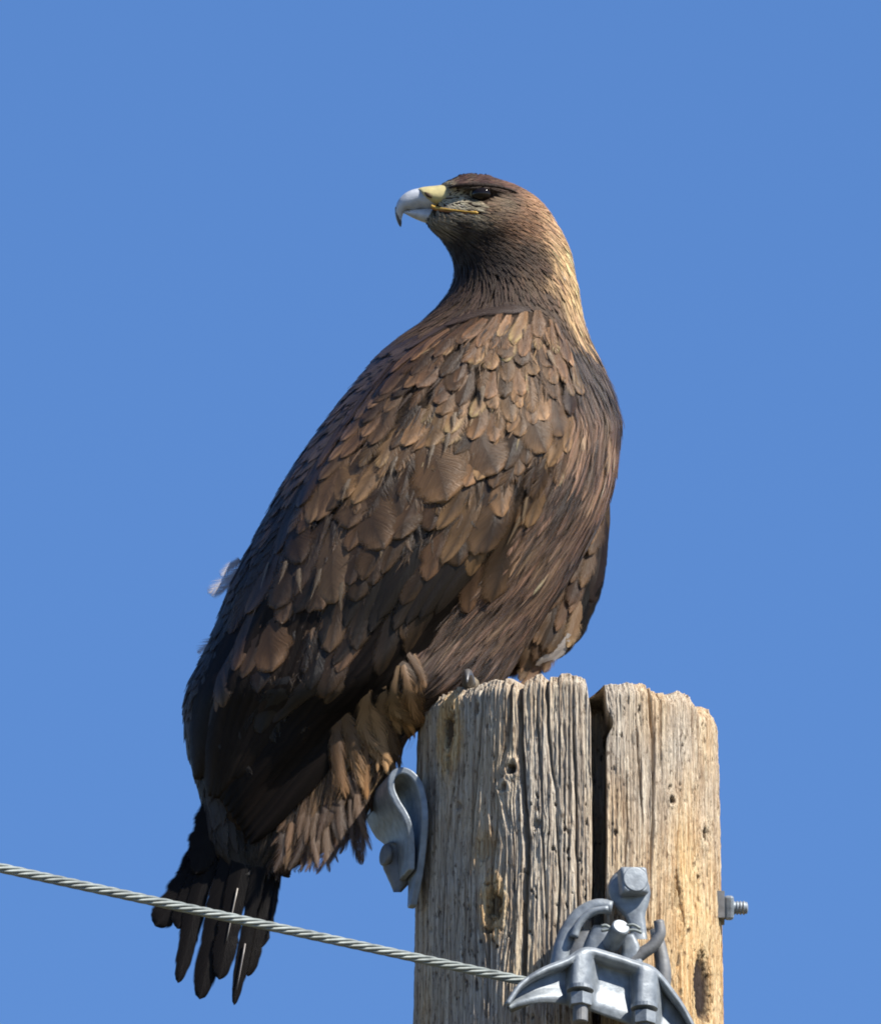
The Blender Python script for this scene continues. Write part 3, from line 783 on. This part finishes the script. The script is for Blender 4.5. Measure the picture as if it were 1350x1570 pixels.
# ---------------------------------------------------------------- far wing
FW = np.array([(560, 680, 870, 30), (600, 640, 900, 60), (650, 600, 925, 70), (740, 560, 934, 66), (800, 540, 935, 56), (850, 540, 930, 46), (890, 540, 924, 40), (920, 540, 909, 36), (955, 560, 890, 32), (990, 590, 868, 26), (1012, 640, 842, 18), (1024, 700, 815, 8)], float)
def fw_slice(py):
    return [np.interp(py, FW[:, 0], FW[:, k]) for k in (1, 2, 3)]
def fw_surf(px, py, lift, side=-1):
    l, r, d = fw_slice(py); mid, half = (l + r) / 2, (r - l) / 2
    t = np.clip((px - mid) / half, -1, 1)
    _, _, bd = slice_at(py)
    wc = w_of_y(py, Y0) + bd * 0.62 + 12
    return px, py, wc + side * (d * np.sqrt(1 - np.abs(t) ** 3.0) + lift)
def far_wing():
    rows = np.linspace(560, 1024, 70); na = 48; ph = np.linspace(0, 2 * math.pi, na, endpoint=False)
    l, r, d = fw_slice(rows); mid, half = (l + r) / 2, (r - l) / 2
    px = mid[:, None] + half[:, None] * np.cos(ph)[None, :]
    py = np.repeat(rows[:, None], na, 1)
    _, _, bd = slice_at(rows)
    w = (w_of_y(rows, Y0) + bd * .62 + 12)[:, None] + d[:, None] * np.sin(ph)[None, :]
    F = grid_faces(len(rows), na, True); F.append(list(range(na))[::-1]); F.append([(len(rows) - 1) * na + i for i in range(na)])
    o = mesh_obj('wing', P(px, py, w).reshape(-1, 3), F, M_SKIN, eagle)
    o['label'] = 'far folded wing showing behind the breast with pale edged coverts'
    def place(side):
        def f(ax, s, across, lift):
            ta, tb = np.gradient(ax[:, 0]), np.gradient(ax[:, 1]); n = np.hypot(ta, tb) + 1e-9
            X = ax[:, 0][:, None] + across * (-tb / n)[:, None]; Y = ax[:, 1][:, None] + across * (ta / n)[:, None]
            return fw_surf(X, Y, lift, side)
        return f
    near, far = place(-1), place(1)
    # dark primaries at the outer edge
    for pts, W, c in [([(922, 790), (921, 850), (906, 926)], 22, (.018, .013, .012)), ([(915, 820), (908, 900), (872, 990)], 34, (.006, .005, .005)), ([(905, 850), (890, 930), (848, 1010)], 40, (.016, .012, .010)),
                      ([(880, 860), (860, 950), (820, 1020)], 44, (.05, .038, .03)), ([(850, 880), (835, 960), (800, 1024)], 44, (.03, .022, .018))]:
        feather_obj(feather(bezier(pts, 12), W, near, np.array(c), np.array(c) * 1.4, .3, 'long', 16, 5, .1, .08, 0, 3), 'flight_feather', M_DARK, o)
    feather_obj(feather(bezier([(873, 972), (858, 998), (820, 1020)], 8), 22, near, np.array((.40, .40, .42)), np.array((.62, .64, .68)), .3, 'round', 9, 5, .3, .08, 9, 9), 'flight_feather', M_FLUFF, o)
    y = 742.0
    while y < 985:
        x = float(np.interp(y, [740, 800, 850, 900, 950, 1000], [925, 915, 893, 865, 830, 795])) - 8; xr = float(np.interp(y, FW[:, 0], FW[:, 2])) - (6 if y < 800 else 26)
        while x < xr:
            c = jit((.10, .066, .04), .1, .45); tip = np.clip(c * 2.4, 0, .45)
            L = 52 + 34 * rng.random(); x0_ = x + rng.normal() * 6; y0_ = y + rng.normal() * 9; a = np.array([(x0_, y0_), (x0_ - 5 - 4 * rng.random(), y0_ + L * .5), (x0_ - 18 - 8 * rng.random(), y0_ + L)])
            feather_obj(feather(a, 24 + 14 * rng.random(), near, c, tip, .6, 'round', 9, 5, .4, .1, 2, 9, tipstart=.7), 'covert_feather', M_FEATHER, o)
            x += 17
        y += 24
    bag = Bag(); y = 560.0                       # the outer face, away from the photograph
    while y < 1000:
        l, r, d = fw_slice(y); x = l + 6
        while x < r - 40:
            c = jit((.09, .06, .038), .1, .3); L = 90
            a = np.array([(x + rng.normal() * 4, y), (x - 8, y + L * .5), (x - 22, min(y + L, 1030))])
            bag.add(feather(a, 52, far, c, c * 1.6, .7, 'round', 8, 5, .25, .08, 1, 9)); x += 30
        y += 32
    s = bag.build('outer_coverts', M_FEATHER, o); s['kind'] = 'stuff'
far_wing()

# ---------------------------------------------------------------- tail
def place_flat(woff, slope=0.0):
    def f(ax, s, across, lift):
        ta, tb = np.gradient(ax[:, 0]), np.gradient(ax[:, 1]); n = np.hypot(ta, tb) + 1e-9
        X = ax[:, 0][:, None] + across * (-tb / n)[:, None]; Y = ax[:, 1][:, None] + across * (ta / n)[:, None]
        return X, Y, w_of_y(Y, Y0) + woff + slope * s[:, None] - lift
    return f
def tail():
    K = (.006, .005, .005)
    T = [([(395, 1130), (330, 1300), (238, 1420)], 58, 8, K, None, 'blunt'), ([(385, 1140), (318, 1320), (272, 1424)], 44, 2, K, None, 'blunt'),
         ([(400, 1130), (318, 1330), (273, 1507)], 34, -2, K, None, 'long'), ([(415, 1130), (352, 1330), (306, 1532)], 44, -8, K, None, 'blunt'),
         ([(430, 1130), (372, 1330), (336, 1502)], 40, -14, K, (.42, .38, .33), 'blunt'), ([(452, 1130), (410, 1330), (380, 1497)], 36, -4, K, None, 'long'),
         ([(440, 1130), (396, 1340), (359, 1541)], 25, -16, K, (.30, .27, .25), 'long'), ([(465, 1130), (424, 1300), (398, 1454)], 36, 6, (.010, .010, .013), None, 'long'),
         ([(455, 1130), (412, 1300), (389, 1472)], 32, 12, K, None, 'long'), ([(380, 1150), (312, 1300), (264, 1398)], 50, 16, K, None, 'blunt'),
         ([(380, 1130), (330, 1250), (300, 1340)], 64, -6, K, None, 'round'), ([(420, 1130), (372, 1260), (352, 1390)], 64, -3, K, None, 'round'), ([(430, 1130), (400, 1240), (392, 1390)], 50, 0, K, None, 'round')]
    for pts, W, wo, c, sh, kind in T:
        c = np.array(c)
        o = feather_obj(feather(bezier(pts, 18), W, place_flat(wo), c, c * 1.3, .4, kind, 22, 7, .14, .07, 0, 0, shaft=c * 1.6), 'tail_feather', M_DARK, eagle)
        if sh is not None:
            q = bezier(pts, 18)[10:15] if wo == -14 else bezier(pts, 18)[13:17]
            v, f = tube(P(q[:, 0], q[:, 1], w_of_y(q[:, 1], Y0) + wo - 5), np.linspace(1.2, .5, len(q)) / S, 6)
            mesh_obj('quill', v, f, plain_material('sunlit_quill_horn', sh, .4, .5, .2, 100), o)  # pale stretch of quill, its sunlit glint put into the colour
tail()

# ---------------------------------------------------------------- tan leg feathers and under-tail coverts
def leg_feathers():
    L = [([(610, 1018), (632, 1040), (640, 1098)], 26, (.30, .19, .10)), ([(625, 1000), (640, 1030), (638, 1060)], 20, (.34, .20, .09)), ([(598, 1030), (606, 1080), (618, 1110)], 30, (.36, .24, .12)), ([(615, 1020), (622, 1065), (628, 1120)], 26, (.26, .16, .08)),
         ([(605, 1060), (620, 1110), (620, 1145)], 12, (.60, .38, .18)), ([(565, 1060), (572, 1110), (590, 1185)], 36, (.46, .31, .17)), ([(560, 1075), (570, 1140), (596, 1190)], 34, (.42, .28, .15)), ([(575, 1075), (585, 1120), (600, 1180)], 30, (.30, .19, .10)),
         ([(535, 1085), (540, 1140), (548, 1200)], 36, (.26, .165, .085)), ([(520, 1095), (525, 1150), (530, 1215)], 36, (.20, .12, .06)), ([(555, 1130), (556, 1180), (552, 1218)], 26, (.30, .175, .08)), ([(590, 1100), (600, 1150), (606, 1175)], 26, (.25, .15, .075)),
         ([(545, 1180), (555, 1240), (535, 1322)], 30, (.18, .125, .095)), ([(540, 1190), (545, 1260), (545, 1318)], 24, (.16, .115, .09))]
    for pts, W, c in L:
        c = np.array(c) * (1.25, 1.27, 1.32)
        for k in range(3):
            jx = rng.normal(size=(3, 2)) * (W * .25, 5); p2 = np.array(pts, float) + jx * (1, .6) + (0, rng.normal() * 9); c2 = c * (math.exp(.40 * rng.normal()) if k else 1.1)
            feather_obj(feather(axis_px(p2, 10), W * (.60 + .35 * rng.random()), PB, c2 * .55, c2 * 1.2, .5, 'round', 12, 5, .75, .10, 4 + 2 * k, 9 + 3 * k, 2), 'leg_feather', M_FLUFF, eagle)
    for i in range(44):
        t = rng.random(); x = 425 + 130 * t + rng.normal() * 6; y = 1170 + rng.random() * 90 - 20 * t
        c = jit((.11, .066, .034), .08, .38); Ln = 70 + 50 * rng.random()
        pts = [(x, y), (x + 1, y + Ln * .5), (x + 4 - 16 * (1 - t) + rng.normal() * 11, min(y + Ln, 1338 - 40 * max(0, t - .6)))]
        feather_obj(feather(bezier(np.array(pts), 8), 16 + 16 * rng.random(), place_flat(-40 + 14 * rng.random()), c, c * 1.25, .3, 'round', 10, 5, .7, .1, 0, 6), 'undertail_feather', M_FLUFF, eagle)
    for pts in ([(470, 1240), (474, 1290), (460, 1338)], [(500, 1240), (505, 1300), (484, 1341)], [(515, 1235), (520, 1290), (500, 1328)], [(525, 1230), (532, 1280), (520, 1310)], [(450, 1240), (452, 1290), (446, 1318)]):
        c = jit((.10, .058, .034), .05, .15)
        feather_obj(feather(bezier(np.array(pts, float), 8), 22, place_flat(-30), c, c * 1.2, .3, 'round', 10, 5, .6, .1, 0, 4), 'undertail_feather', M_FLUFF, eagle)
    # pale downy tufts sticking out behind the back
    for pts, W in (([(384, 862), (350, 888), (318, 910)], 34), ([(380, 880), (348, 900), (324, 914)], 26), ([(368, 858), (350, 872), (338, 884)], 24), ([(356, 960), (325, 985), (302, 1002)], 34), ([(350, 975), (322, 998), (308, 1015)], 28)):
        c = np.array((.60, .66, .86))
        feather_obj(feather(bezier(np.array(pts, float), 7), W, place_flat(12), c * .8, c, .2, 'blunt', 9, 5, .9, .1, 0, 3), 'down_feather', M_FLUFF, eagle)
leg_feathers()

# ---------------------------------------------------------------- beak, eyes, feet
def loft_px(top, bot, hw, wc, n=26, na=18, pw=1.0):
    """loft between an upper and a lower outline (photo pixels), half widths hw in depth"""
    T_, B_ = bezier(top, n), bezier(bot, n); H_ = np.interp(np.linspace(0, 1, n), np.linspace(0, 1, len(hw)), hw)
    a = np.linspace(0, 2 * math.pi, na, endpoint=False); V = []
    for i in range(n):
        c = (T_[i] + B_[i]) / 2; h = (T_[i] - B_[i]) / 2
        ca = np.cos(a); sa = np.sin(a)
        X = c[0] + h[0] * ca; Y = c[1] + h[1] * ca
        V.append(P(X, Y, wc + H_[i] * np.sign(sa) * np.abs(sa) ** pw))
    F = grid_faces(n, na, True); F.append(list(range(na))[::-1]); F.append([(n - 1) * na + k for k in range(na)])
    return np.concatenate(V), F
WH = float(wc_of(310.0))
def head_parts():
    v, f = loft_px([(690, 284), (668, 286), (650, 287.5), (634, 290), (621, 296), (611, 306), (606, 319), (606.5, 331), (610, 341), (613.5, 347)],
                   [(690, 318), (668, 320), (655, 321), (645, 320), (634, 322.5), (625, 322), (620, 325), (617, 331), (615.5, 339), (614.5, 346)], [27, 25, 22, 19, 17, 14, 11, 8, 4.5, 1.2], WH)
    beak = mesh_obj('beak', v, f, M_BEAK, eagle); beak['label'] = 'hooked pale grey beak with darker tip'
    v, f = loft_px([(605.2, 318), (605.6, 330), (609.2, 341.5), (613.3, 348.2)], [(608.5, 316), (613.5, 330), (615.8, 340), (614.9, 347.2)], [5, 8.2, 5.2, 1.6], WH, 12, 14)
    mesh_obj('beak_tip', v, f, M_TIP, beak)
    v, f = loft_px([(692, 317), (668, 318), (650, 318.5), (635, 320), (619, 323)], [(692, 346), (668, 345), (652, 342), (634, 335), (619, 327)], [24, 22.5, 19, 14, 6], WH)
    mesh_obj('lower_mandible', v, f, M_BEAK, beak)
    v, f = loft_px([(694, 281.5), (668, 284.5), (655, 285.8), (646, 287.2), (641.5, 288.8)], [(698, 321.5), (676, 320.5), (661, 315), (650, 304), (643, 291.5)], [32, 29.5, 27, 22, 11], WH, 18, 22)
    mesh_obj('cere', v, f, M_CERE, beak)
    a = np.linspace(0, 2 * math.pi, 14, endpoint=False)
    for sgn in (-1, 1):                                        # nostrils
        q = np.array([(651, 295), (656, 299), (662, 303)]); rr = [1.2, 3.6, 1.6]
        v, f = tube(P(q[:, 0], q[:, 1], WH + sgn * np.array([23.5, 26.0, 26.5])), np.array(rr) / S, 10)
        mesh_obj('nostril', v, f, plain_material('nostril_skin', (.07, .045, .025), .7, .2, .3, 100), beak)
        # gape: yellow line from the cere back under the eye
        g = bezier([(656, 313.5), (668, 318.5), (684, 321), (712, 324), (724, 325.3), (733, 326.3)], 16)
        px, py, w = surf(phi_of(g[:, 0], g[:, 1]), g[:, 1], 0.2)
        w = np.where(g[:, 0] < 685, np.minimum(w, WH - np.interp(g[:, 0], [650, 690], [25, 30])), w)
        w = WH + sgn * (WH - w) if sgn > 0 else w
        v, f = tube(P(px, py, w), np.array([1.0, 2.2, 2.5, 2.5, 2.3, 2.0, 1.7, 1.4, 1.2, 1.0, 0.9, 1.2, 1.7, 2.2, 2.3, 0.9]) / S, 8)
        mesh_obj('gape', v, f, M_GAPE, beak)
        v, f = tube(P(px, py + 3.0, w + sgn * -0.6), np.linspace(1.5, 0.8, 16) / S, 8)
        mesh_obj('lip', v, f, plain_material('lip_orange', (.42, .16, .04), .45, .4, .3, 100), beak)
        # eye
        ex, ey, ew = [float(t) for t in surf(phi_of(738.0, 297.5), 297.5, 0)]
        ew = WH - (WH - ew) * (-sgn) if sgn > 0 else ew
        rE = 18.0; n1, n2 = 16, 24
        la = np.linspace(0.02, math.pi - .02, n1); lo = np.linspace(0, 2 * math.pi, n2, endpoint=False)
        LA, LO = np.meshgrid(la, lo, indexing='ij')
        cw = ew - sgn * 6.0
        V = P(ex + rE * np.sin(LA) * np.cos(LO), ey + rE * .78 * np.cos(LA), cw + sgn * rE * np.sin(LA) * np.sin(LO)).reshape(-1, 3)
        F = grid_faces(n1, n2, True)
        mesh_obj('eye', V, F, M_EYE, eagle)
        t = np.linspace(0, 2 * math.pi, 28)
        v, f = tube(P(ex + 17.0 * np.cos(t) + .5, ey + 9.2 * np.sin(t) + 1.0 * np.cos(t), cw + sgn * (11.0 - 5 * np.abs(np.cos(t)))), 1.7 / S, 8, cap=False)
        mesh_obj('eyelid', v, f, M_LID, eagle)
        # brow shelf above the eye
        b = bezier([(690, 288), (706, 284.5), (730, 283.5), (755, 285.5), (776, 290.5), (790, 296)], 18)
        px, py, w = surf(phi_of(b[:, 0], b[:, 1]), b[:, 1], 2.0)
        w = WH + (WH - w) if sgn > 0 else w
        v, f = tube(P(px, py, w), np.array([.4, 1.0, 1.8, 2.4, 3, 3.4, 3.6, 3.8, 3.8, 3.6, 3.4, 3, 2.6, 2.0, 1.6, 1.2, .8, .3]) / S, 10)
        mesh_obj('brow', v, f, plain_material('brow_skin', (.028, .017, .012), .7, .2, .4, 400, bump=.6), eagle)
head_parts()

def make_foot(cx, cy, heading, LT):
    """foot standing on the pole top; centre in metres, heading angle of the middle toe"""
    z = ZTOP
    base = np.array([cx, cy, z])
    v, f = tube(bezier([base + (0, 0, .085), base + (0, 0, .045), base + (0, 0, .018)], 8), np.linspace(.026, .014, 8), 14)
    foot = mesh_obj('foot', v, f, M_TOE, eagle)
    for da, Lt in ((-.9, LT * .45), (0.0, LT), (.9, LT * .45), (math.pi, .042)):
        a = heading + da; d = np.array([math.cos(a), math.sin(a), 0])
        q = bezier([base + (0, 0, .018), base + d * Lt * .5 + (0, 0, .014), base + d * Lt + (0, 0, .005)], 9)
        v, f = tube(q, np.array([.012, .0105, .010, .0105, .0095, .009, .0095, .009, .007]) * .72, 12)
        toe = mesh_obj('toe', v, f, M_TOE, foot)
        t0 = base + d * Lt
        q = bezier([t0 + (0, 0, .006) - d * .004, t0 + d * .010 + (0, 0, .011), t0 + d * .020 + (0, 0, .008), t0 + d * .027 + (0, 0, -.002)], 10)
        v, f = tube(q, np.linspace(.0062, .0008, 10), 10)
        mesh_obj('talon', v, f, M_TALON, toe)
make_foot(-0.083, -0.022, R(-93), .058)
make_foot(-0.085, 0.045, R(-60), .035)

# ---------------------------------------------------------------- hardware on the pole
def yc(px): return -286 + (np.asarray(px, float) - 930) * 0.5
def make_clamp():
    org = PY(930, 1500, -262.0)
    t = thing('suspension_clamp', 'galvanised steel cable clamp bolted to the front of the pole', 'clamp', org)
    # keeper shell
    rim = bezier([(777, 1539), (798, 1509), (830, 1487), (868, 1471), (897, 1455), (935, 1463), (972, 1475), (1000, 1485), (1024, 1512), (1047, 1545), (1070, 1590)], 90)
    bot = bezier([(779, 1546), (800, 1541), (830, 1537), (868, 1541), (893, 1546), (935, 1561), (972, 1574), (998, 1586), (1022, 1596), (1047, 1612), (1066, 1630)], 90)
    nt = 22; V = []
    s = np.linspace(0, 1, 90)
    for k in range(nt):
        u = k / (nt - 1)
        q = rim * (1 - u) + bot * u
        bx = q[:, 0]
        rec = np.interp(u, [0, .06, .12, .2, .6, .85, 1], [34, 36, 30, 6, 10, 22, 18]) * (0.45 + 0.55 * sstep(0, .2, s))
        boss = 40 * np.exp(-(np.abs((bx - (893 - 6 * u)) / 20)) ** 4) + 40 * np.exp(-(np.abs((bx - (993 - 6 * u)) / 21)) ** 4)
        V.append(PY(q[:, 0], q[:, 1], yc(q[:, 0]) - np.maximum(rec, boss * float(np.interp(u, [0, .05, .75, .9, 1], [.8, .95, 1.1, 1.0, .5]))) + 4))
    V = np.array(V).reshape(-1, 3); F = grid_faces(nt, 90)
    o = mesh_obj('keeper', V, F, M_GALV, t)
    md = o.modifiers.new('thick', 'SOLIDIFY'); md.thickness = 0.004; md.offset = 0
    v, f = tube(PY(rim[:, 0], rim[:, 1] + 1, yc(rim[:, 0]) - 26), 4.0 / S, 10); mesh_obj('rim', v, f, M_GALV, t)
    # trough (body of the clamp) behind the keeper, carrying the wire
    q = bezier([(782, 1540), (840, 1505), (900, 1490), (960, 1505), (1010, 1535), (1062, 1590)], 30)
    v, f = tube(PY(q[:, 0], q[:, 1] + 8, yc(q[:, 0]) + 22), np.interp(np.linspace(0, 1, 30), [0, .2, .5, .8, 1], [5, 17, 24, 20, 10]) / S, 14); mesh_obj('trough', v, f, M_GALV2, t)
    # hanger arms and trunnion
    q = bezier([(938, 1392), (915, 1390), (890, 1403), (872, 1428), (862, 1455), (856, 1490)], 22)
    v, f = tube(PY(q[:, 0], q[:, 1], -262), np.linspace(11, 16, 22) / S, 14); mesh_obj('hanger_arm', v, f, M_GALV, t)
    q = bezier([(932, 1393), (905, 1399), (886, 1418), (879, 1437)], 16)
    v, f = tube(PY(q[:, 0], q[:, 1], -280), np.linspace(5, 7, 16) / S, 10); mesh_obj('arm_rib', v, f, M_GALV, t)
    q = bezier([(1009, 1412), (1011, 1432), (1000, 1450), (982, 1463), (966, 1476)], 18)
    v, f = tube(PY(q[:, 0], q[:, 1], -272), np.linspace(8, 11, 18) / S, 12); mesh_obj('hanger_arm', v, f, M_GALV2, t)
    q = bezier([(1004, 1425), (1012, 1460), (1016, 1492), (1012, 1520)], 12)
    v, f = tube(PY(q[:, 0], q[:, 1], -244), np.linspace(9, 14, 12) / S, 12); mesh_obj('hanger_arm', v, f, M_GALV2, t)
    v, f = loft_generic([(922, 1418, 13), (918, 1440, 19), (916, 1470, 26), (918, 1490, 26)], -270, 12); mesh_obj('trunnion', v, f, M_GALV, t)
    v, f = loft_generic([(896, 1425, 10), (890, 1445, 16), (886, 1475, 20)], -262, 12); mesh_obj('trunnion', v, f, M_GALV2, t)
    v, f = loft_generic([(962, 1430, 8), (966, 1450, 14), (968, 1480, 18)], -270, 12); mesh_obj('trunnion', v, f, M_GALV, t)
    # pin and cotter
    p0, p1 = PY(936, 1449, -278), PY(952, 1420, -318)
    v, f = prism(p0, p1 - p0, 14.0 / S, float(np.linalg.norm(p1 - p0)), 20, bevel=.14); pin = mesh_obj('pin', v, f, M_GALV, t, smooth=False)
    for x0, x1, y0, y1, r in ((921, 936, 1420, 1424, 2.6), (921, 936, 1427, 1424, 2.4), (960, 981, 1419, 1424, 2.4), (960, 983, 1427, 1430, 2.4)):
        q = bezier([(x0, y0), ((x0 + x1) / 2, y0 - 1), (x1, y1)], 8); v, f = tube(PY(q[:, 0], q[:, 1], -312), r / S, 8); mesh_obj('cotter_pin', v, f, M_WIRE, pin)
    # two bolts with washers and nuts under the bosses
    for bx, by in ((889, 1520), (987, 1548)):
        y0 = float(yc(bx)) - 44
        c = PY(bx, by, y0); ax = np.array([0.0, -.10, -1.0])
        v, f = prism(c - ax / np.linalg.norm(ax) * .004, ax, 20.5 / S, 7 / S, 24, bevel=.2); b = mesh_obj('washer', v, f, M_GALV, t, smooth=False)
        c2 = c + ax * 5 / S
        v, f = prism(c2, ax, 18.0 / S, 20 / S, 6, rot=.35, bevel=.12); mesh_obj('nut', v, f, M_GALV, t, smooth=False)
        v, f = prism(c2 + ax * 14 / S, ax, 11.5 / S, 32 / S, 18, bevel=.14); mesh_obj('bolt', v, f, M_GALV2, t, smooth=False)
    return t

def loft_generic(st, y, n):
    """rounded block from stations (px, py, half width)"""
    st = np.array(st, float); q = bezier(st[:, :2], 12); r = np.interp(np.linspace(0, 1, 12), np.linspace(0, 1, len(st)), st[:, 2])
    a = np.linspace(0, 2 * math.pi, 20, endpoint=False)
    ca = np.sign(np.cos(a)) * np.abs(np.cos(a)) ** .6; sa = np.sign(np.sin(a)) * np.abs(np.sin(a)) ** .6
    V = np.concatenate([PY(q[i, 0] + r[i] * ca, np.full(20, q[i, 1]), y + n * sa) for i in range(12)])
    F = grid_faces(12, 20, True); F.append(list(range(20))[::-1]); F.append([11 * 20 + k for k in range(20)])
    return V, F
make_clamp()

def make_eye_bolt():
    org = PY(965, 1352, -212.0)
    t = thing('through_bolt', 'square headed galvanised bolt holding a round eye plate above the cable clamp', 'bolt', org)
    n = np.array([.30, -.95, .06])
    c = PY(963, 1366, -218.0)
    # eye plate: disc that narrows into a neck
    st = [(963, 1334, 14), (963, 1343, 26), (963, 1356, 32), (964, 1370, 33), (966, 1384, 29), (969, 1396, 21), (973, 1408, 15), (977, 1424, 13), (979, 1440, 13)]
    v, f = loft_generic(st, -240, 14); o = mesh_obj('eye_plate', v, f, M_GALV, t)
    c = PY(966, 1356, -250.0)
    v, f = prism(c, n, 30.0 / S, 24 / S, 4, rot=R(45) + .08, bevel=.16); h = mesh_obj('bolt_head', v, f, M_GALV, t, smooth=False)
    md = h.modifiers.new('bev', 'BEVEL'); md.width = .0030; md.segments = 3; md.limit_method = 'ANGLE'
    c2 = c + n / np.linalg.norm(n) * 23.4 / S
    v, f = prism(c2, n, 19.5 / S, 1.8 / S, 28, bevel=.1); mesh_obj('head_face', v, f, M_GALV, h)
    a = PY(968, 1390, -120.0); v, f = tube(np.linspace(PY(966, 1365, -60), c, 4), 11 / S, 12); mesh_obj('shank', v, f, M_GALV2, t)
make_eye_bolt()

def make_side_bolt():
    y = -30.0
    t = thing('threaded_bolt', 'threaded bolt end with square nut sticking out of the side of the pole', 'bolt', PY(1103, 1393, y))
    ax = np.array([1.0, 0.0, 0.0]); c = PY(1098, 1392, y)
    v, f = prism(c, ax, 30 / S, 12 / S, 4, rot=R(45), bevel=.1); mesh_obj('square_washer', v, f, M_GALV2, t, smooth=False)
    v, f = prism(c + ax * 11 / S, ax, 26 / S, 15 / S, 4, rot=R(45) + .25, bevel=.2); h = mesh_obj('nut', v, f, M_GALV, t, smooth=False)
    md = h.modifiers.new('bev', 'BEVEL'); md.width = .0020; md.segments = 2; md.limit_method = 'ANGLE'
    n = 70; x = np.linspace(-40, 48, n); rr = 10.0 + 1.2 * np.sin(x * 2 * math.pi / 5.0); rr[-3:] = (9.5, 8.0, 4.0)
    v, f = tube(c + np.outer(x / S, ax), rr / S, 16); mesh_obj('bolt_shaft', v, f, M_GALV, t)
make_side_bolt()

def make_bracket():
    t = thing('hook_bracket', 'curved galvanised steel strap hook on the shaded side of the pole', 'bracket', PY(640, 1280, -40.0))
    path = bezier([(641, 1380), (647, 1340), (651, 1290), (651, 1240), (644, 1205), (630, 1186), (614, 1181), (602, 1190), (600, 1208), (608, 1228), (620, 1248), (629, 1270), (633, 1295), (634, 1330)], 60)
    n = len(path); tg = np.gradient(path, axis=0); tg /= np.linalg.norm(tg, axis=1)[:, None]; nr = np.stack([-tg[:, 1], tg[:, 0]], 1)
    s = np.linspace(0, 1, n); th = 5.4
    tdir = np.array([-.24, .97, 0.0]); 
    wid = np.interp(s, [0, .12, .4, .6, .75, .9, 1], [20, 70, 120, 150, 150, 95, 70]) / S
    off = np.interp(s, [0, .2, .8, 1], [30, 0, 0, 14]) / S
    V = []
    for k, (dn, e) in enumerate(((-1, 0), (1, 0), (1, 1), (-1, 1))):
        q = path + nr * dn * th
        V.append(PY(q[:, 0], q[:, 1], -122.0) + tdir * (off + wid * e)[:, None])
    V = np.stack(V, 1).reshape(-1, 3); F = grid_faces(n, 4, True); F.append([0, 1, 2, 3]); F.append([(n - 1) * 4 + k for k in (3, 2, 1, 0)])
    o = mesh_obj('strap', V, F, M_GALV, t, smooth=False)
    md = o.modifiers.new('bev', 'BEVEL'); md.width = .0014; md.segments = 2; md.limit_method = 'ANGLE'; md.angle_limit = R(50)
    for p_ in o.data.polygons: pass
    # thickened foot of the strap
    v, f = loft_generic([(606, 1292, 14), (603, 1310, 17), (608, 1330, 22), (613, 1350, 18), (609, 1368, 6)], -30, 22); mesh_obj('strap_foot', v, f, M_GALV2, t)
    c = PY(596, 1312, -45.0); v, f = prism(c, (-1, -.5, .05), 17 / S, 9 / S, 16, bevel=.25); mesh_obj('rivet', v, f, M_GALV2, t)
make_bracket()

def make_wire():
    a = PY(797, 1503, -352.0); b = PY(0, 1325, -957.0); d = b - a; d /= np.linalg.norm(d)
    d[2] = 0; d /= np.linalg.norm(d)
    u = np.cross(d, [0, 0, 1.0]); u /= np.linalg.norm(u); v_ = np.cross(u, d)
    parts = []
    r0 = 2.55 / S * 1.0; rc = 5.1 / S
    d2 = np.array([.58, .81, 0.0]); kn = a - d * .09
    L0, L1 = -0.09, 1.35; n = 620; tt = np.linspace(L0, L1, n)
    for k in range(6):
        ph = tt / 0.085 * 2 * math.pi + k * math.pi / 3
        pts = a + np.outer(tt, d) + rc * (np.cos(ph)[:, None] * u + np.sin(ph)[:, None] * v_)
        parts.append(tube(pts, r0 * 1.02, 6))
    parts.append(tube(a + np.outer(np.linspace(L0, L1, 40), d), r0, 6))
    for l0, l1, o_, dd in ((L1, 45.0, a, d), (-.01, 45.0, kn, d2)):
        q = np.linspace(l0, l1, 30); pts = o_ + np.outer(q, dd); parts.append(tube(pts, (rc + r0 * .8), 10))
    v, f = merge(*parts)
    o = mesh_obj('cable', v, f, M_WIRE)
    o['label'] = 'thin twisted steel cable running past the eagle tail into the clamp'; o['category'] = 'cable'
make_wire()
print('near coverts', n_cov, 'objects', len(bpy.data.objects))
